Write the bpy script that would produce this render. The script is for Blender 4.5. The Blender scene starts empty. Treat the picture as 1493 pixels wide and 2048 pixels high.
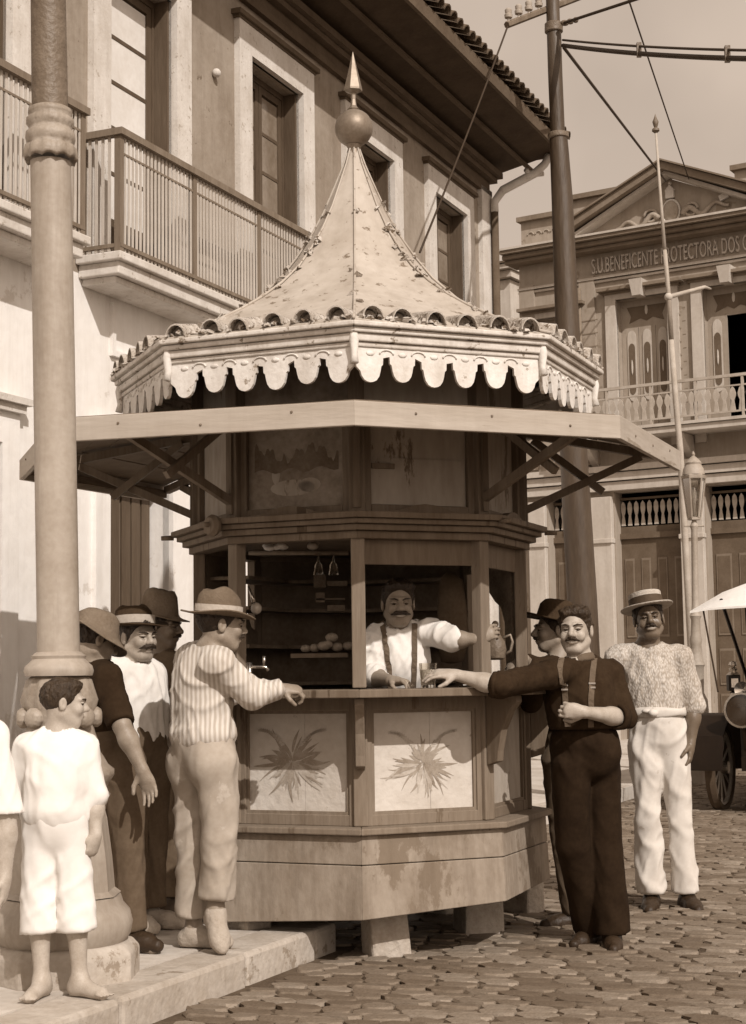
import bpy, bmesh, math, random
import numpy as np
from mathutils import Matrix, Vector
from mathutils.bvhtree import BVHTree
random.seed(7); np.random.seed(7)
SC = bpy.context.scene
COL = SC.collection
PI = math.pi
# ---------------------------------------------------------------- camera
FPX = 3200.0; CH = 1.35
PITCH = math.atan((1350-1024)/FPX); ROLL = math.radians(0.8)
_R = Vector((1,0,0)); _U = Vector((0,-math.sin(PITCH),math.cos(PITCH))); _F = Vector((0,math.cos(PITCH),math.sin(PITCH)))
CR = _R*math.cos(ROLL)-_U*math.sin(ROLL); CU = _U*math.cos(ROLL)+_R*math.sin(ROLL)
cam = bpy.data.cameras.new('camera'); camo = bpy.data.objects.new('camera', cam); COL.objects.link(camo)
cam.sensor_fit = 'VERTICAL'; cam.sensor_height = 36.0; cam.lens = FPX/2048*36.0
cam.clip_start = 0.1; cam.clip_end = 2000
camo.matrix_world = Matrix(((CR.x,CU.x,-_F.x,0),(CR.y,CU.y,-_F.y,0),(CR.z,CU.z,-_F.z,CH),(0,0,0,1)))
SC.camera = camo
# ---------------------------------------------------------------- sun, sky, exposure
SUN_E = math.radians(39); SUN_A = math.radians(26)     # A: to the right of straight behind the camera
to_sun = Vector((math.sin(SUN_A)*math.cos(SUN_E), -math.cos(SUN_A)*math.cos(SUN_E), math.sin(SUN_E)))
sun = bpy.data.lights.new('sun','SUN'); sun.energy = 3.5; sun.angle = math.radians(0.55); sun.color = (1.0,0.93,0.86)
suno = bpy.data.objects.new('sun', sun); COL.objects.link(suno)
suno.rotation_euler = to_sun.to_track_quat('Z','Y').to_euler(); suno.location = (0,0,30)
world = bpy.data.worlds.new('World'); SC.world = world; world.use_nodes = True
wn = world.node_tree; wn.nodes.clear()
def wnode(t): return wn.nodes.new(t)
sky = wnode('ShaderNodeTexSky'); sky.sky_type = 'NISHITA'; sky.sun_disc = False
sky.sun_elevation = SUN_E; sky.sun_rotation = math.atan2(to_sun.x, to_sun.y); sky.dust_density = 3.0
bw = wnode('ShaderNodeRGBToBW'); gm = wnode('ShaderNodeMath'); gm.operation = 'POWER'; gm.inputs[1].default_value = 0.4
wtc = wnode('ShaderNodeTexCoord'); wno = wnode('ShaderNodeTexNoise'); wno.inputs['Scale'].default_value = 2.6; wno.inputs['Detail'].default_value = 5
wmr = wnode('ShaderNodeMapRange'); wmr.inputs['From Min'].default_value = .42; wmr.inputs['From Max'].default_value = .72
wmr.inputs['To Min'].default_value = 2.6; wmr.inputs['To Max'].default_value = 3.9
mm = wnode('ShaderNodeMath'); mm.operation = 'MULTIPLY'
tint = wnode('ShaderNodeMix'); tint.data_type = 'RGBA'; tint.blend_type = 'MULTIPLY'; tint.inputs[0].default_value = 1.0
tint.inputs[7].default_value = (1.0, 0.81, 0.66, 1)
bg = wnode('ShaderNodeBackground'); bg.inputs['Strength'].default_value = 0.15
wo = wnode('ShaderNodeOutputWorld')
L = wn.links.new
L(sky.outputs[0], bw.inputs[0]); L(bw.outputs[0], gm.inputs[0]); L(gm.outputs[0], mm.inputs[0])
L(wtc.outputs['Generated'], wno.inputs['Vector']); L(wno.outputs[0], wmr.inputs[0]); L(wmr.outputs[0], mm.inputs[1])
L(mm.outputs[0], tint.inputs[6]); L(tint.outputs[2], bg.inputs['Color']); L(bg.outputs[0], wo.inputs[0])
SC.view_settings.view_transform = 'Standard'; SC.view_settings.look = 'None'
SC.view_settings.exposure = 0.0; SC.view_settings.gamma = 1.0
SC.render.engine = 'CYCLES'; SC.cycles.max_bounces = 8
# ---------------------------------------------------------------- measuring helpers
def ray(u,v): return _F*FPX + CR*(u-746.5) + CU*(1024-v)
def P(u,v,Y):
    d = ray(u,v); return Vector((0,0,CH)) + d*(Y/d.y)
def G(u,v,z=0.0):
    d = ray(u,v); return Vector((0,0,CH)) + d*((z-CH)/d.z)
def plane_hit(u,v,M):
    d = M.inverted().to_3x3() @ ray(u,v); o = M.inverted() @ Vector((0,0,CH))
    q = o + d*(-o.y/d.y); return q.x, q.z
def frameM(origin, xdir):
    x = Vector(xdir).normalized(); n = Vector((x.y,-x.x,0))
    return Matrix(((x.x,n.x,0,origin[0]),(x.y,n.y,0,origin[1]),(0,0,1,origin[2] if len(origin)>2 else 0),(0,0,0,1)))
# ---------------------------------------------------------------- materials
def sepia(v): v = max(v,0.0005); return (min(1,v**0.87), v, v**1.16, 1)
MATS = {}
def M(name, v, var=.18, scale=5., rough=.8, bump=.15, bscale=40., stretch=(1,1,1), spec=.3, metal=0., wear=None, trans=0., fine=.5, streak=0., crease=0.):
    """procedural painted/worn surface. wear=(reflectance, threshold, scale)"""
    m = bpy.data.materials.new(name); m.use_nodes = True; nt = m.node_tree; N = nt.nodes.new; Lk = nt.links.new
    b = nt.nodes['Principled BSDF']
    tc = N('ShaderNodeTexCoord'); mp = N('ShaderNodeMapping'); mp.inputs['Scale'].default_value = stretch
    Lk(tc.outputs['Object'], mp.inputs[0])
    n1 = N('ShaderNodeTexNoise'); n1.inputs['Scale'].default_value = scale; n1.inputs['Detail'].default_value = 6; n1.inputs['Roughness'].default_value = .62
    n2 = N('ShaderNodeTexNoise'); n2.inputs['Scale'].default_value = scale*9; n2.inputs['Detail'].default_value = 4
    Lk(mp.outputs[0], n1.inputs['Vector']); Lk(mp.outputs[0], n2.inputs['Vector'])
    mx = N('ShaderNodeMix'); mx.inputs[0].default_value = fine*.6
    Lk(n1.outputs[0], mx.inputs[2]); Lk(n2.outputs[0], mx.inputs[3])
    cr = N('ShaderNodeValToRGB'); cr.color_ramp.elements[0].position = .33; cr.color_ramp.elements[1].position = .67
    cr.color_ramp.elements[0].color = sepia(v*(1-var)); cr.color_ramp.elements[1].color = sepia(min(.9,v*(1+var)))
    Lk(mx.outputs[0], cr.inputs[0]); col = cr.outputs[0]
    if wear:
        n3 = N('ShaderNodeTexNoise'); n3.inputs['Scale'].default_value = wear[2]; n3.inputs['Detail'].default_value = 7; n3.inputs['Roughness'].default_value = .7
        Lk(mp.outputs[0], n3.inputs['Vector'])
        r3 = N('ShaderNodeMapRange'); r3.inputs['From Min'].default_value = wear[1]; r3.inputs['From Max'].default_value = wear[1]+.035
        Lk(n3.outputs[0], r3.inputs[0])
        m3 = N('ShaderNodeMix'); m3.data_type = 'RGBA'; m3.inputs[7].default_value = sepia(wear[0])
        Lk(r3.outputs[0], m3.inputs[0]); Lk(col, m3.inputs[6]); col = m3.outputs[2]
    if streak:
        ms=N('ShaderNodeMapping'); ms.inputs['Scale'].default_value=(1,1,.10); Lk(tc.outputs['Object'],ms.inputs[0])
        n4=N('ShaderNodeTexNoise'); n4.inputs['Scale'].default_value=7; n4.inputs['Detail'].default_value=8; n4.inputs['Roughness'].default_value=.7; Lk(ms.outputs[0],n4.inputs['Vector'])
        r4=N('ShaderNodeMapRange'); r4.inputs['From Min'].default_value=.46; r4.inputs['From Max'].default_value=.72; r4.inputs['To Max'].default_value=streak; Lk(n4.outputs[0],r4.inputs[0])
        m4=N('ShaderNodeMix'); m4.data_type='RGBA'; m4.inputs[7].default_value=sepia(v*.35); Lk(r4.outputs[0],m4.inputs[0]); Lk(col,m4.inputs[6]); col=m4.outputs[2]
    Lk(col, b.inputs['Base Color'])
    b.inputs['Roughness'].default_value = rough; b.inputs['Metallic'].default_value = metal
    b.inputs['Specular IOR Level'].default_value = spec
    if trans: b.inputs['Transmission Weight'].default_value = trans; b.inputs['IOR'].default_value = 1.45
    if bump:
        nb = N('ShaderNodeTexNoise'); nb.inputs['Scale'].default_value = bscale; nb.inputs['Detail'].default_value = 5
        Lk(mp.outputs[0], nb.inputs['Vector'])
        bp = N('ShaderNodeBump'); bp.inputs['Strength'].default_value = bump; bp.inputs['Distance'].default_value = .02
        Lk(nb.outputs[0], bp.inputs['Height']); Lk(bp.outputs[0], b.inputs['Normal'])
    if crease: add_crease(nt,b,tc,crease,None)
    MATS[name] = m; return m
def add_crease(nt,b,tc,amt,prev):
    """sharp wandering cloth creases as relief"""
    N=nt.nodes.new; Lk=nt.links.new
    mp=N('ShaderNodeMapping'); mp.inputs['Scale'].default_value=(1,1,.55); Lk(tc.outputs['Object'],mp.inputs[0])
    n=N('ShaderNodeTexNoise'); n.noise_type='RIDGED_MULTIFRACTAL'; n.inputs['Scale'].default_value=7; n.inputs['Detail'].default_value=2.5; n.inputs['Distortion'].default_value=.6
    Lk(mp.outputs[0],n.inputs['Vector'])
    bp=N('ShaderNodeBump'); bp.inputs['Strength'].default_value=amt; bp.inputs['Distance'].default_value=.03; Lk(n.outputs[0],bp.inputs['Height'])
    if prev is not None: Lk(prev,bp.inputs['Normal'])
    Lk(bp.outputs[0],b.inputs['Normal'])
def M_pattern(name, v1, v2, kind, scale, rough=.9, direction='X'):
    """woven cloth with a real printed/knitted pattern"""
    m = bpy.data.materials.new(name); m.use_nodes = True; nt = m.node_tree; N = nt.nodes.new; Lk = nt.links.new
    b = nt.nodes['Principled BSDF']; tc = N('ShaderNodeTexCoord')
    nz = N('ShaderNodeTexNoise'); nz.inputs['Scale'].default_value = 5; nz.inputs['Detail'].default_value = 4
    Lk(tc.outputs['Object'], nz.inputs['Vector'])
    if kind == 'stripe':
        w = N('ShaderNodeTexWave'); w.wave_type = 'BANDS'; w.bands_direction = direction; w.inputs['Scale'].default_value = scale
        w.inputs['Distortion'].default_value = 1.2; w.inputs['Detail'].default_value = 2; w.inputs['Detail Scale'].default_value = 1.0
    else:
        w = N('ShaderNodeTexVoronoi'); w.inputs['Scale'].default_value = scale
        mp = N('ShaderNodeMapping'); mp.inputs['Scale'].default_value = (1.25,1.25,.55); Lk(tc.outputs['Object'], mp.inputs[0]); Lk(mp.outputs[0], w.inputs['Vector'])
    if kind == 'stripe': Lk(tc.outputs['Object'], w.inputs['Vector'])
    cr = N('ShaderNodeValToRGB'); cr.color_ramp.elements[0].position = .25; cr.color_ramp.elements[1].position = .75
    cr.color_ramp.elements[0].color = sepia(v1); cr.color_ramp.elements[1].color = sepia(v2)
    Lk(w.outputs[0], cr.inputs[0])
    mx = N('ShaderNodeMix'); mx.data_type = 'RGBA'; mx.blend_type = 'MULTIPLY'; mx.inputs[0].default_value = .5
    cr2 = N('ShaderNodeValToRGB'); cr2.color_ramp.elements[0].color = (.6,.55,.5,1); cr2.color_ramp.elements[1].color = (1,1,1,1)
    cr2.color_ramp.elements[0].position = .3; cr2.color_ramp.elements[1].position = .6
    Lk(nz.outputs[0], cr2.inputs[0]); Lk(cr.outputs[0], mx.inputs[6]); Lk(cr2.outputs[0], mx.inputs[7]); Lk(mx.outputs[2], b.inputs['Base Color'])
    bp = N('ShaderNodeBump'); bp.inputs['Strength'].default_value = .25 if kind!='stripe' else .1; bp.inputs['Distance'].default_value = .02
    Lk(w.outputs[0], bp.inputs['Height']); Lk(bp.outputs[0], b.inputs['Normal'])
    b.inputs['Roughness'].default_value = rough; b.inputs['Specular IOR Level'].default_value = .1
    add_crease(nt,b,tc,.45,bp.outputs[0])
    MATS[name] = m; return m
def glass_mat(name):
    m = bpy.data.materials.new(name); m.use_nodes = True; b = m.node_tree.nodes['Principled BSDF']
    b.inputs['Base Color'].default_value = (.95,.92,.86,1); b.inputs['Roughness'].default_value = .08
    b.inputs['Transmission Weight'].default_value = 1.0; b.inputs['IOR'].default_value = 1.45; MATS[name] = m; return m
WOODS = (1,1,.12)
M('road_bed',.075,.4,9,.95,.5,30); 
for i,vv in enumerate((.11,.135,.16,.20)): M('cobble_%d'%i,vv,.32,9,.75,.35,30,spec=.35,wear=(.07,.64,14))
M('pavement',.48,.25,2.0,.95,.25,18,wear=(.30,.64,4)); M('kerb',.38,.25,4,.95,.4,22,wear=(.24,.60,6))
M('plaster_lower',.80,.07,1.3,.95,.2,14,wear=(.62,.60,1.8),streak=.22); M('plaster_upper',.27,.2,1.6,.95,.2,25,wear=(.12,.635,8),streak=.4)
M('stone_trim',.60,.15,4,.95,.15,45,wear=(.38,.60,18),streak=.3); M('stone_light',.72,.1,3,.9,.3,30,wear=(.45,.66,8))
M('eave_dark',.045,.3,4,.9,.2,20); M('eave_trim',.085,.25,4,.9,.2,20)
M('clay_tile',.09,.45,9,.9,.6,30); M('wood_dark',.13,.35,9,.7,.25,30,WOODS); M('wood_door',.075,.3,8,.65,.2,30,WOODS)
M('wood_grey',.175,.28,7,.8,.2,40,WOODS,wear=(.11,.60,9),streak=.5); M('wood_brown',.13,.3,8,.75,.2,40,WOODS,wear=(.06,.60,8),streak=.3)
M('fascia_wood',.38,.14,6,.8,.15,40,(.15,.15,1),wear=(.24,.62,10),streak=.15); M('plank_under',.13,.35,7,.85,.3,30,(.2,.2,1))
M('curtain_or_dark_sheet',.72,.12,3,.35,.15,8,spec=.5); M('pane_dim',.20,.35,2,.15,0,spec=.7); M('pane_dark',.02,.3,2,.12,0,spec=.7)
M('rail_wood',.16,.25,9,.7,.2,40,WOODS); M('baluster_paint',.46,.25,8,.7,.2,40,WOODS)
M('roof_paint',.41,.16,2.2,.6,.2,7,spec=.3,wear=(.15,.595,15),streak=.35); M('roof_flake',.42,.45,14,.95,.8,50,wear=(.10,.53,24))
M('zinc',.19,.3,7,.5,.1,20,metal=.4,spec=.5); M('lace_paint',.68,.16,7,.8,.18,35,wear=(.30,.62,16),streak=.3); M('moulding_paint',.58,.2,8,.8,.2,35,wear=(.16,.60,13),streak=.4)
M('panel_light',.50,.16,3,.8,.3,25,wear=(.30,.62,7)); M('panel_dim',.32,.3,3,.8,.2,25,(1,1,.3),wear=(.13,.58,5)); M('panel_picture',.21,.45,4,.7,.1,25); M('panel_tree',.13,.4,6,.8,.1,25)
M('agave_paint',.26,.35,14,.8,.1,25); M('agave_pale',.38,.3,14,.8,.1,25); M('skirt_wood',.235,.28,4,.85,.2,30,(1,1,.6),wear=(.16,.56,3),streak=.6); M('stone_block',.36,.25,6,.95,.9,25)
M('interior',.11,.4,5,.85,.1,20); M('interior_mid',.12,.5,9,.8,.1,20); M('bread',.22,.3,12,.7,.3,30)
M('iron_post',.32,.2,4,.6,.08,30,streak=.5,spec=.5); M('iron_ornate',.26,.3,9,.55,.2,45,spec=.5); M('iron_dark',.12,.3,6,.5,.4,40,spec=.4)
M('post_dark',.045,.4,5,.5,.3,30,(1,1,.2),spec=.45); M('wire',.03,.1,4,.6,0); M('porcelain',.35,.2,8,.3,0,spec=.6)
M('club_wall',.31,.12,1.2,.9,.1,10,wear=(.22,.60,2),streak=.3); M('club_trim',.48,.12,2,.9,.1,12,streak=.3); M('club_cornice',.17,.25,2,.9,.2,10); M('club_shade',.18,.2,2,.9,.2,10)
M('club_door',.10,.25,4,.7,.1,10); M('club_panel',.17,.2,4,.7,.1,10); M('club_dark',.015,.2,4,.7,0); M('lettering',.46,.15,5,.8,0); M('club_rail',.38,.2,6,.8,0)
M('relief',.30,.3,4,.9,.2,10); M('relief_light',.6,.2,4,.9,.2,10)
M('skin',.30,.22,22,.5,.06,90,spec=.4); M('skin_tan',.22,.22,22,.5,.06,90,spec=.4); M('skin_dark',.115,.22,22,.42,.06,90,spec=.5); M('skin_pale',.36,.2,22,.5,.06,90)
M('hair_dark',.018,.6,30,.55,.6,90,(1,1,.4),spec=.4); M('hair_brown',.028,.6,30,.55,.6,90,(1,1,.4)); M('eye',.055,.1,8,.2,0); M('iris',.02,.1,8,.2,0); M('teeth',.42,.1,8,.4,0); M('lip',.16,.2,20,.5,0)
M('cloth_white',.70,.08,6,.95,.0,160,spec=.1,crease=.45); M('cloth_boy',.76,.05,6,.95,.0,160,spec=.1,crease=.45); M('cloth_black',.013,.4,7,.9,.0,160,spec=.12,crease=.45); M('cloth_charcoal',.022,.35,9,.95,.0,160,spec=.1,crease=.45)
M('cloth_navy',.018,.35,7,.95,.0,160,spec=.1,crease=.45); M('cloth_grey',.085,.25,7,.95,.0,160,spec=.1,crease=.45); M('cloth_denim',.34,.18,4,.95,.0,60,spec=.1,crease=.45,wear=(.42,.58,5)); M('cloth_cream',.58,.10,6,.95,.0,60,spec=.1,crease=.45,wear=(.45,.64,6))
M('cloth_coat',.09,.25,7,.95,.0,160,spec=.1,crease=.45); M('felt_grey',.12,.2,9,.95,.3,70,spec=.1); M('felt_dark',.035,.3,9,.95,.3,70,spec=.1); M('felt_mid',.15,.25,9,.95,.3,70,spec=.1); M('felt_band',.42,.15,9,.9,.2,60); M('straw',.42,.2,22,.8,.4,60,(1,1,3)); M('band_dark',.05,.3,9,.8,.1,40)
M('leather',.022,.3,9,.5,.3,40); M('canvas',.34,.15,12,.9,.3,60); M('brace',.09,.2,9,.8,.2,60); M('buckle',.7,.1,9,.3,0,metal=.9)
M('car_black',.007,.3,5,.5,.05,10,spec=.25); M('car_canvas',.80,.06,3,.9,.2,20); M('brass',.45,.2,8,.25,.05,20,metal=.95); M('tyre',.06,.3,9,.9,.2,30); M('car_seat',.03,.3,6,.5,.2,30)
M_pattern('cloth_striped',.42,.60,'stripe',15,direction='X'); M_pattern('cloth_knit',.60,.36,'knit',95)
glass_mat('glass')
# ---------------------------------------------------------------- mesh builder
class MB:
    def __init__(s): s.v=[]; s.f=[]
    def add(s, vs, fs, T=None):
        o=len(s.v)
        if T is not None: vs=[T@Vector(p) for p in vs]
        s.v += [tuple(p) for p in vs]; s.f += [tuple(i+o for i in f) for f in fs]; return s
    def box(s, x0,x1,y0,y1,z0,z1, T=None):
        return s.add([(x0,y0,z0),(x1,y0,z0),(x1,y1,z0),(x0,y1,z0),(x0,y0,z1),(x1,y0,z1),(x1,y1,z1),(x0,y1,z1)],
              [(0,3,2,1),(4,5,6,7),(0,1,5,4),(1,2,6,5),(2,3,7,6),(3,0,4,7)], T)
    def hexa(s, pts, T=None):   # bottom 4 then top 4
        return s.add(pts, [(0,3,2,1),(4,5,6,7),(0,1,5,4),(1,2,6,5),(2,3,7,6),(3,0,4,7)], T)
    def prism(s, poly, y0, y1, T=None):   # polygon in XZ, extruded along Y
        n=len(poly); vs=[(x,y0,z) for x,z in poly]+[(x,y1,z) for x,z in poly]
        fs=[tuple(range(n)), tuple(range(2*n-1,n-1,-1))]+[(i,(i+1)%n,n+(i+1)%n,n+i) for i in range(n)]
        return s.add(vs, fs, T)
    def tube(s, pts, r, n=8, T=None, caps=True):
        pts=[Vector(p) for p in pts]; rs = r if isinstance(r,(list,tuple)) else [r]*len(pts)
        vs=[]; up=None
        for i,p in enumerate(pts):
            d=(pts[min(i+1,len(pts)-1)]-pts[max(i-1,0)]).normalized()
            if up is None: up = Vector((0,0,1)) if abs(d.z)<.9 else Vector((1,0,0))
            a=(up-d*up.dot(d)).normalized(); b=d.cross(a); up=a
            for k in range(n):
                t=2*PI*k/n; vs.append(p+(a*math.cos(t)+b*math.sin(t))*rs[i])
        fs=[(i*n+k,i*n+(k+1)%n,(i+1)*n+(k+1)%n,(i+1)*n+k) for i in range(len(pts)-1) for k in range(n)]
        if caps: fs += [tuple(range(n))[::-1], tuple(range((len(pts)-1)*n,len(pts)*n))]
        return s.add(vs, fs, T)
    def lathe(s, prof, n=24, T=None, fn=None):
        vs=[]
        for i,(r,z) in enumerate(prof):
            for k in range(n):
                a=2*PI*k/n; p=(r*math.cos(a), r*math.sin(a), z)
                if fn: p=fn(p,i,a)
                vs.append(p)
        fs=[(i*n+k,i*n+(k+1)%n,(i+1)*n+(k+1)%n,(i+1)*n+k) for i in range(len(prof)-1) for k in range(n)]
        fs += [tuple(range(n))[::-1], tuple(range((len(prof)-1)*n,len(prof)*n))]
        return s.add(vs, fs, T)
    def sphere(s, c, r, n=12, T=None):
        c=Vector(c); rr = r if isinstance(r,(tuple,list)) else (r,r,r)
        m=n//2; prof=[(math.sin(PI*i/m),-math.cos(PI*i/m)) for i in range(m+1)]
        prof[0]=(.01,-1); prof[-1]=(.01,1)
        S=Matrix.Translation(c)@Matrix.Diagonal((rr[0],rr[1],rr[2],1))
        if T is not None: S=T@S
        return s.lathe(prof,n,S)
    def build(s, name, mat, parent=None, smooth=False, bevel=0, **kw):
        me=bpy.data.meshes.new(name); org = origin_of(parent) if parent else kw.pop('origin',Vector((0,0,0)))
        kw.pop('origin',None)
        me.from_pydata([tuple(Vector(p)-org) for p in s.v],[],s.f)
        bm=bmesh.new(); bm.from_mesh(me); bmesh.ops.recalc_face_normals(bm, faces=bm.faces); bm.to_mesh(me); bm.free()
        me.materials.append(MATS[mat] if isinstance(mat,str) else mat)
        if smooth:
            me.polygons.foreach_set('use_smooth',[True]*len(me.polygons))
            if smooth=='auto': me.set_sharp_from_angle(angle=math.radians(40))
        o=bpy.data.objects.new(name,me); COL.objects.link(o)
        if parent: o.parent=parent; o['_o']=1
        else: o.location=org
        if bevel:
            md=o.modifiers.new('bevel','BEVEL'); md.width=bevel; md.segments=2; md.limit_method='ANGLE'
        for k,v in kw.items(): o[k]=v
        ORG[o.name]=org
        return o
ORG={}
def origin_of(o): return ORG[o.name]
def thing(name,label,cat,loc,group=None):
    o=bpy.data.objects.new(name,None); COL.objects.link(o); o.location=loc; o['label']=label; o['category']=cat
    o.empty_display_size=.1
    if group: o['group']=group
    ORG[o.name]=Vector(loc); return o
def tag(o,label,cat,group=None,kind=None):
    if label: o['label']=label
    if cat: o['category']=cat
    if group: o['group']=group
    if kind: o['kind']=kind
    return o
def inst(src,parent,mat4,name=None):
    c=src.copy(); COL.objects.link(c); c.parent=parent; c.matrix_local=mat4; 
    if name: c.name=name
    return c
def proto(mb,name,mat,smooth=False,bevel=0):
    """an object whose mesh is shared by the copies; moved to the place of the first copy afterwards"""
    return mb.build(name,mat,None,smooth,bevel)
def scatter(src,parent,mats):
    org=origin_of(parent); out=[]
    for i,m in enumerate(mats):
        o = src if i==0 else src.copy()
        if i: COL.objects.link(o)
        o.parent=parent; o.matrix_local=Matrix.Translation(-org)@m; out.append(o)
    return out
Tm=Matrix.Translation
def Rz(a): return Matrix.Rotation(a,4,'Z')
def Rx(a): return Matrix.Rotation(a,4,'X')
def Ry(a): return Matrix.Rotation(a,4,'Y')
rnd=random.uniform
# ================================================================= GROUND
g=MB().add([(-400,-30,0),(400,-30,0),(400,900,0),(-400,900,0)],[(0,1,2,3)]).build('ground','road_bed',kind='structure')
KD=Vector((.4,.9165,0)).normalized(); KN=Vector((KD.y,-KD.x,0))       # along the kerb / towards the road
K0=Vector((-.625,6.94,0))                                            # a point on the kerb's front face
PH=.16
Mk=frameM((K0.x,K0.y,0),KD)     # x along kerb, y towards road, z up
pv=MB().box(-9,.85,-9,-.26,-.4,PH-.004,Mk).box(.85,30,-9,-1.0,-.4,PH-.004,Mk).build('pavement','pavement',kind='structure')
kerb=thing('kerb','long pale stone kerb along the edge of the left pavement','kerb',(K0.x,K0.y,0)); kerb['kind']='structure'; del kerb['category']
def kstone(t0,t1,y0,y1): MB().box(t0+.006,t1-.006,y0,y1+rnd(-.012,.0),-.3,PH+rnd(-.006,.006),Mk).build('kerb_stone','kerb',kerb,bevel=.02)
t=-3.15
for ln in (1.2,1.1,1.0,.9-.2): kstone(t,t+ln,-.26,0); t+=ln
kstone(.85-.0,1.08,-.62,0.0) if 0 else None
MB().box(.855,1.10,-.98,-.02,-.3,PH-.004,Mk).build('kerb_stone','kerb',kerb,bevel=.02)
t=1.11
for ln in (1.25,1.1,1.3,1.2,1.1,1.25,1.2,1.1,1.3,1.2): kstone(t,t+ln,-1.25,-1.0); t+=ln
# flagstones of the pavement are worn smooth under dust: a few broad slabs by the kerb
# cobbles -----------------------------------------------------------
road=MB().box(-1,1,-1,1,0,.001).build('road','road_bed',kind='structure')
road.data.clear_geometry()
me=road.data; c0=[K0+KD*(-14)+KN*-.1, K0+KD*(-14)+KN*40, K0+KD*80+KN*40, K0+KD*80+KN*-1.1, K0+KD*.95+KN*-1.1, K0+KD*.95+KN*-.1]
me.from_pydata([(p.x,p.y,.019) for p in c0],[],[(0,1,2,3,4,5)]); ORG['road']=Vector((0,0,0))
def stone_mb(sx,sy,h,seed):
    rg=random.Random(seed); vs=[]; j=lambda a: rg.uniform(-a,a)
    for (q,z) in ((1.0,-.01),(1.0,h*.62),(.94,h)):
        for (a,b) in ((-1,-.35),(-.62,-1),(.55,-1),(1,-.40),(1,.35),(.62,1),(-.55,1),(-1,.40)):
            vs.append((a*sx*q*.5+(j(.006)), b*sy*q*.5+(j(.005)), z+(j(.004) if z>0 else 0)))
    fs=[(i+8*l,(i+1)%8+8*l,(i+1)%8+8*l+8,i+8*l+8) for l in range(2) for i in range(8)]+[tuple(range(16,24))]
    return vs,fs
rdir=Vector((.955,-.297,0)).normalized(); cdir=Vector((.297,.955,0)).normalized()
near=[]; far_v=[]; far_f=[]
LX,LY=.165,.100
cells=[]
yy=-4.0; row=0
base=Vector((0,6.2,0))
rg=random.Random(3)
while yy<34:
    x=-16+(row%2)*.1
    while x<26:
        w=LX*rg.uniform(.75,1.25); p=base+rdir*(x+w/2)+cdir*(yy+LY/2)
        if ((p-K0).dot(KN)>.07 or ((p-K0).dot(KD)>1.18 and (p-K0).dot(KN)>-.93)) and p.y>5.2 and p.y<34:
            lim=.245*p.y+.9
            if -lim<p.x<lim: cells.append((p,w))
        x+=w
    yy+=LY*rg.uniform(.94,1.06) ; row+=1
def inview(p):
    q=p-Vector((0,0,CH)); w=q.dot(_F); u=746.5+FPX*q.dot(CR)/w; v=1024-FPX*q.dot(CU)/w
    return -10<u<1505 and v<2062, u, v
vis=[]
rest=[]
for p,w in cells:
    ok,u,v=inview(p)
    under=(p-Vector((-.075,8.42,0))).length<.62
    (vis if ok and not under else rest).append((p,w))
vis.sort(key=lambda c:c[0].y)
protos=[]
for i in range(8):
    vs,fs=stone_mb(.196,LY-.004,.030,i); mb=MB(); mb.add(vs,fs)
    me=bpy.data.meshes.new('cobblestone'); me.from_pydata(vs,[],fs); me.materials.append(MATS['cobble_%d'%(i%4)])
    me.polygons.foreach_set('use_smooth',[True]*len(me.polygons)); me.set_sharp_from_angle(angle=math.radians(32)); protos.append(me)
def stoneT(p,w,rr):
    return Tm((p.x,p.y,rr.uniform(-.005,.005)))@Rz(math.atan2(rdir.y,rdir.x)+rr.uniform(-.06,.06))@Rx(rr.uniform(-.05,.05))@Ry(rr.uniform(-.03,.03))@Matrix.Diagonal((w/.196,rr.uniform(.92,1.02),1,1))
for p,w in vis[:300]:
    o=bpy.data.objects.new('cobblestone',rg.choice(protos)); COL.objects.link(o); o.parent=road; o.matrix_local=stoneT(p,w,rg)
mbs=[MB() for _ in range(4)]
allm=bpy.data.meshes.new('cobblestones'); V=[];Fc=[];MI=[]
for p,w in vis[300:]+rest:
    s=rg.randrange(8); vs,fs=stone_mb(.196,LY-.004,.030,s); T=stoneT(p,w,rg); o=len(V)
    V+= [tuple(T@Vector(q)) for q in vs]; Fc+=[tuple(i+o for i in f) for f in fs]; MI+=[rg.choice((0,1,1,2,3))]*len(fs)
allm.from_pydata(V,[],Fc)
for i in range(4): allm.materials.append(MATS['cobble_%d'%i])
allm.polygons.foreach_set('material_index',MI); allm.polygons.foreach_set('use_smooth',[True]*len(Fc)); allm.set_sharp_from_angle(angle=math.radians(32))
o=bpy.data.objects.new('cobblestones',allm); COL.objects.link(o); o.parent=road; o['kind']='stuff'

# ================================================================= TOWNHOUSE (left)
M1=frameM((-1.89,10.22,0),(.4,.9165,0))
house=thing('townhouse','two storey house with tall stone framed windows, balconies and a wide dark eave','house',tuple(M1.translation))
TC=8.05
WINS=[(.08,1.37),(2.12,3.47),(4.12,5.46),(6.14,7.49)]
WL=[(-1.92,-.60),(-3.95,-2.62)]
HB=4.07; HT=6.28
def wall_pieces(mb,t0,t1,h0,h1,ops,o0=-.3,o1=0):
    ops=sorted(ops); x=t0
    for a,b,c,d in ops:
        if a>x: mb.box(x,a,o0,o1,h0,h1,M1)
        if c>h0: mb.box(a,b,o0,o1,h0,c,M1)
        if d<h1: mb.box(a,b,o0,o1,d,h1,M1)
        x=b
    mb.box(x,t1,o0,o1,h0,h1,M1)
up_ops=[]
for a,b in WINS+WL: up_ops.append((a+.21,b-.21,HB if b<4 else HB+.0,HT))
up_ops=[o for o in up_ops]
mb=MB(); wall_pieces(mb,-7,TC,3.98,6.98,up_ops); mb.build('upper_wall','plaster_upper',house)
DOORS=[(.32,1.12),(4.3,5.2),(-1.75,-.85),(6.4,7.2),(2.35,3.15)]
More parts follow.
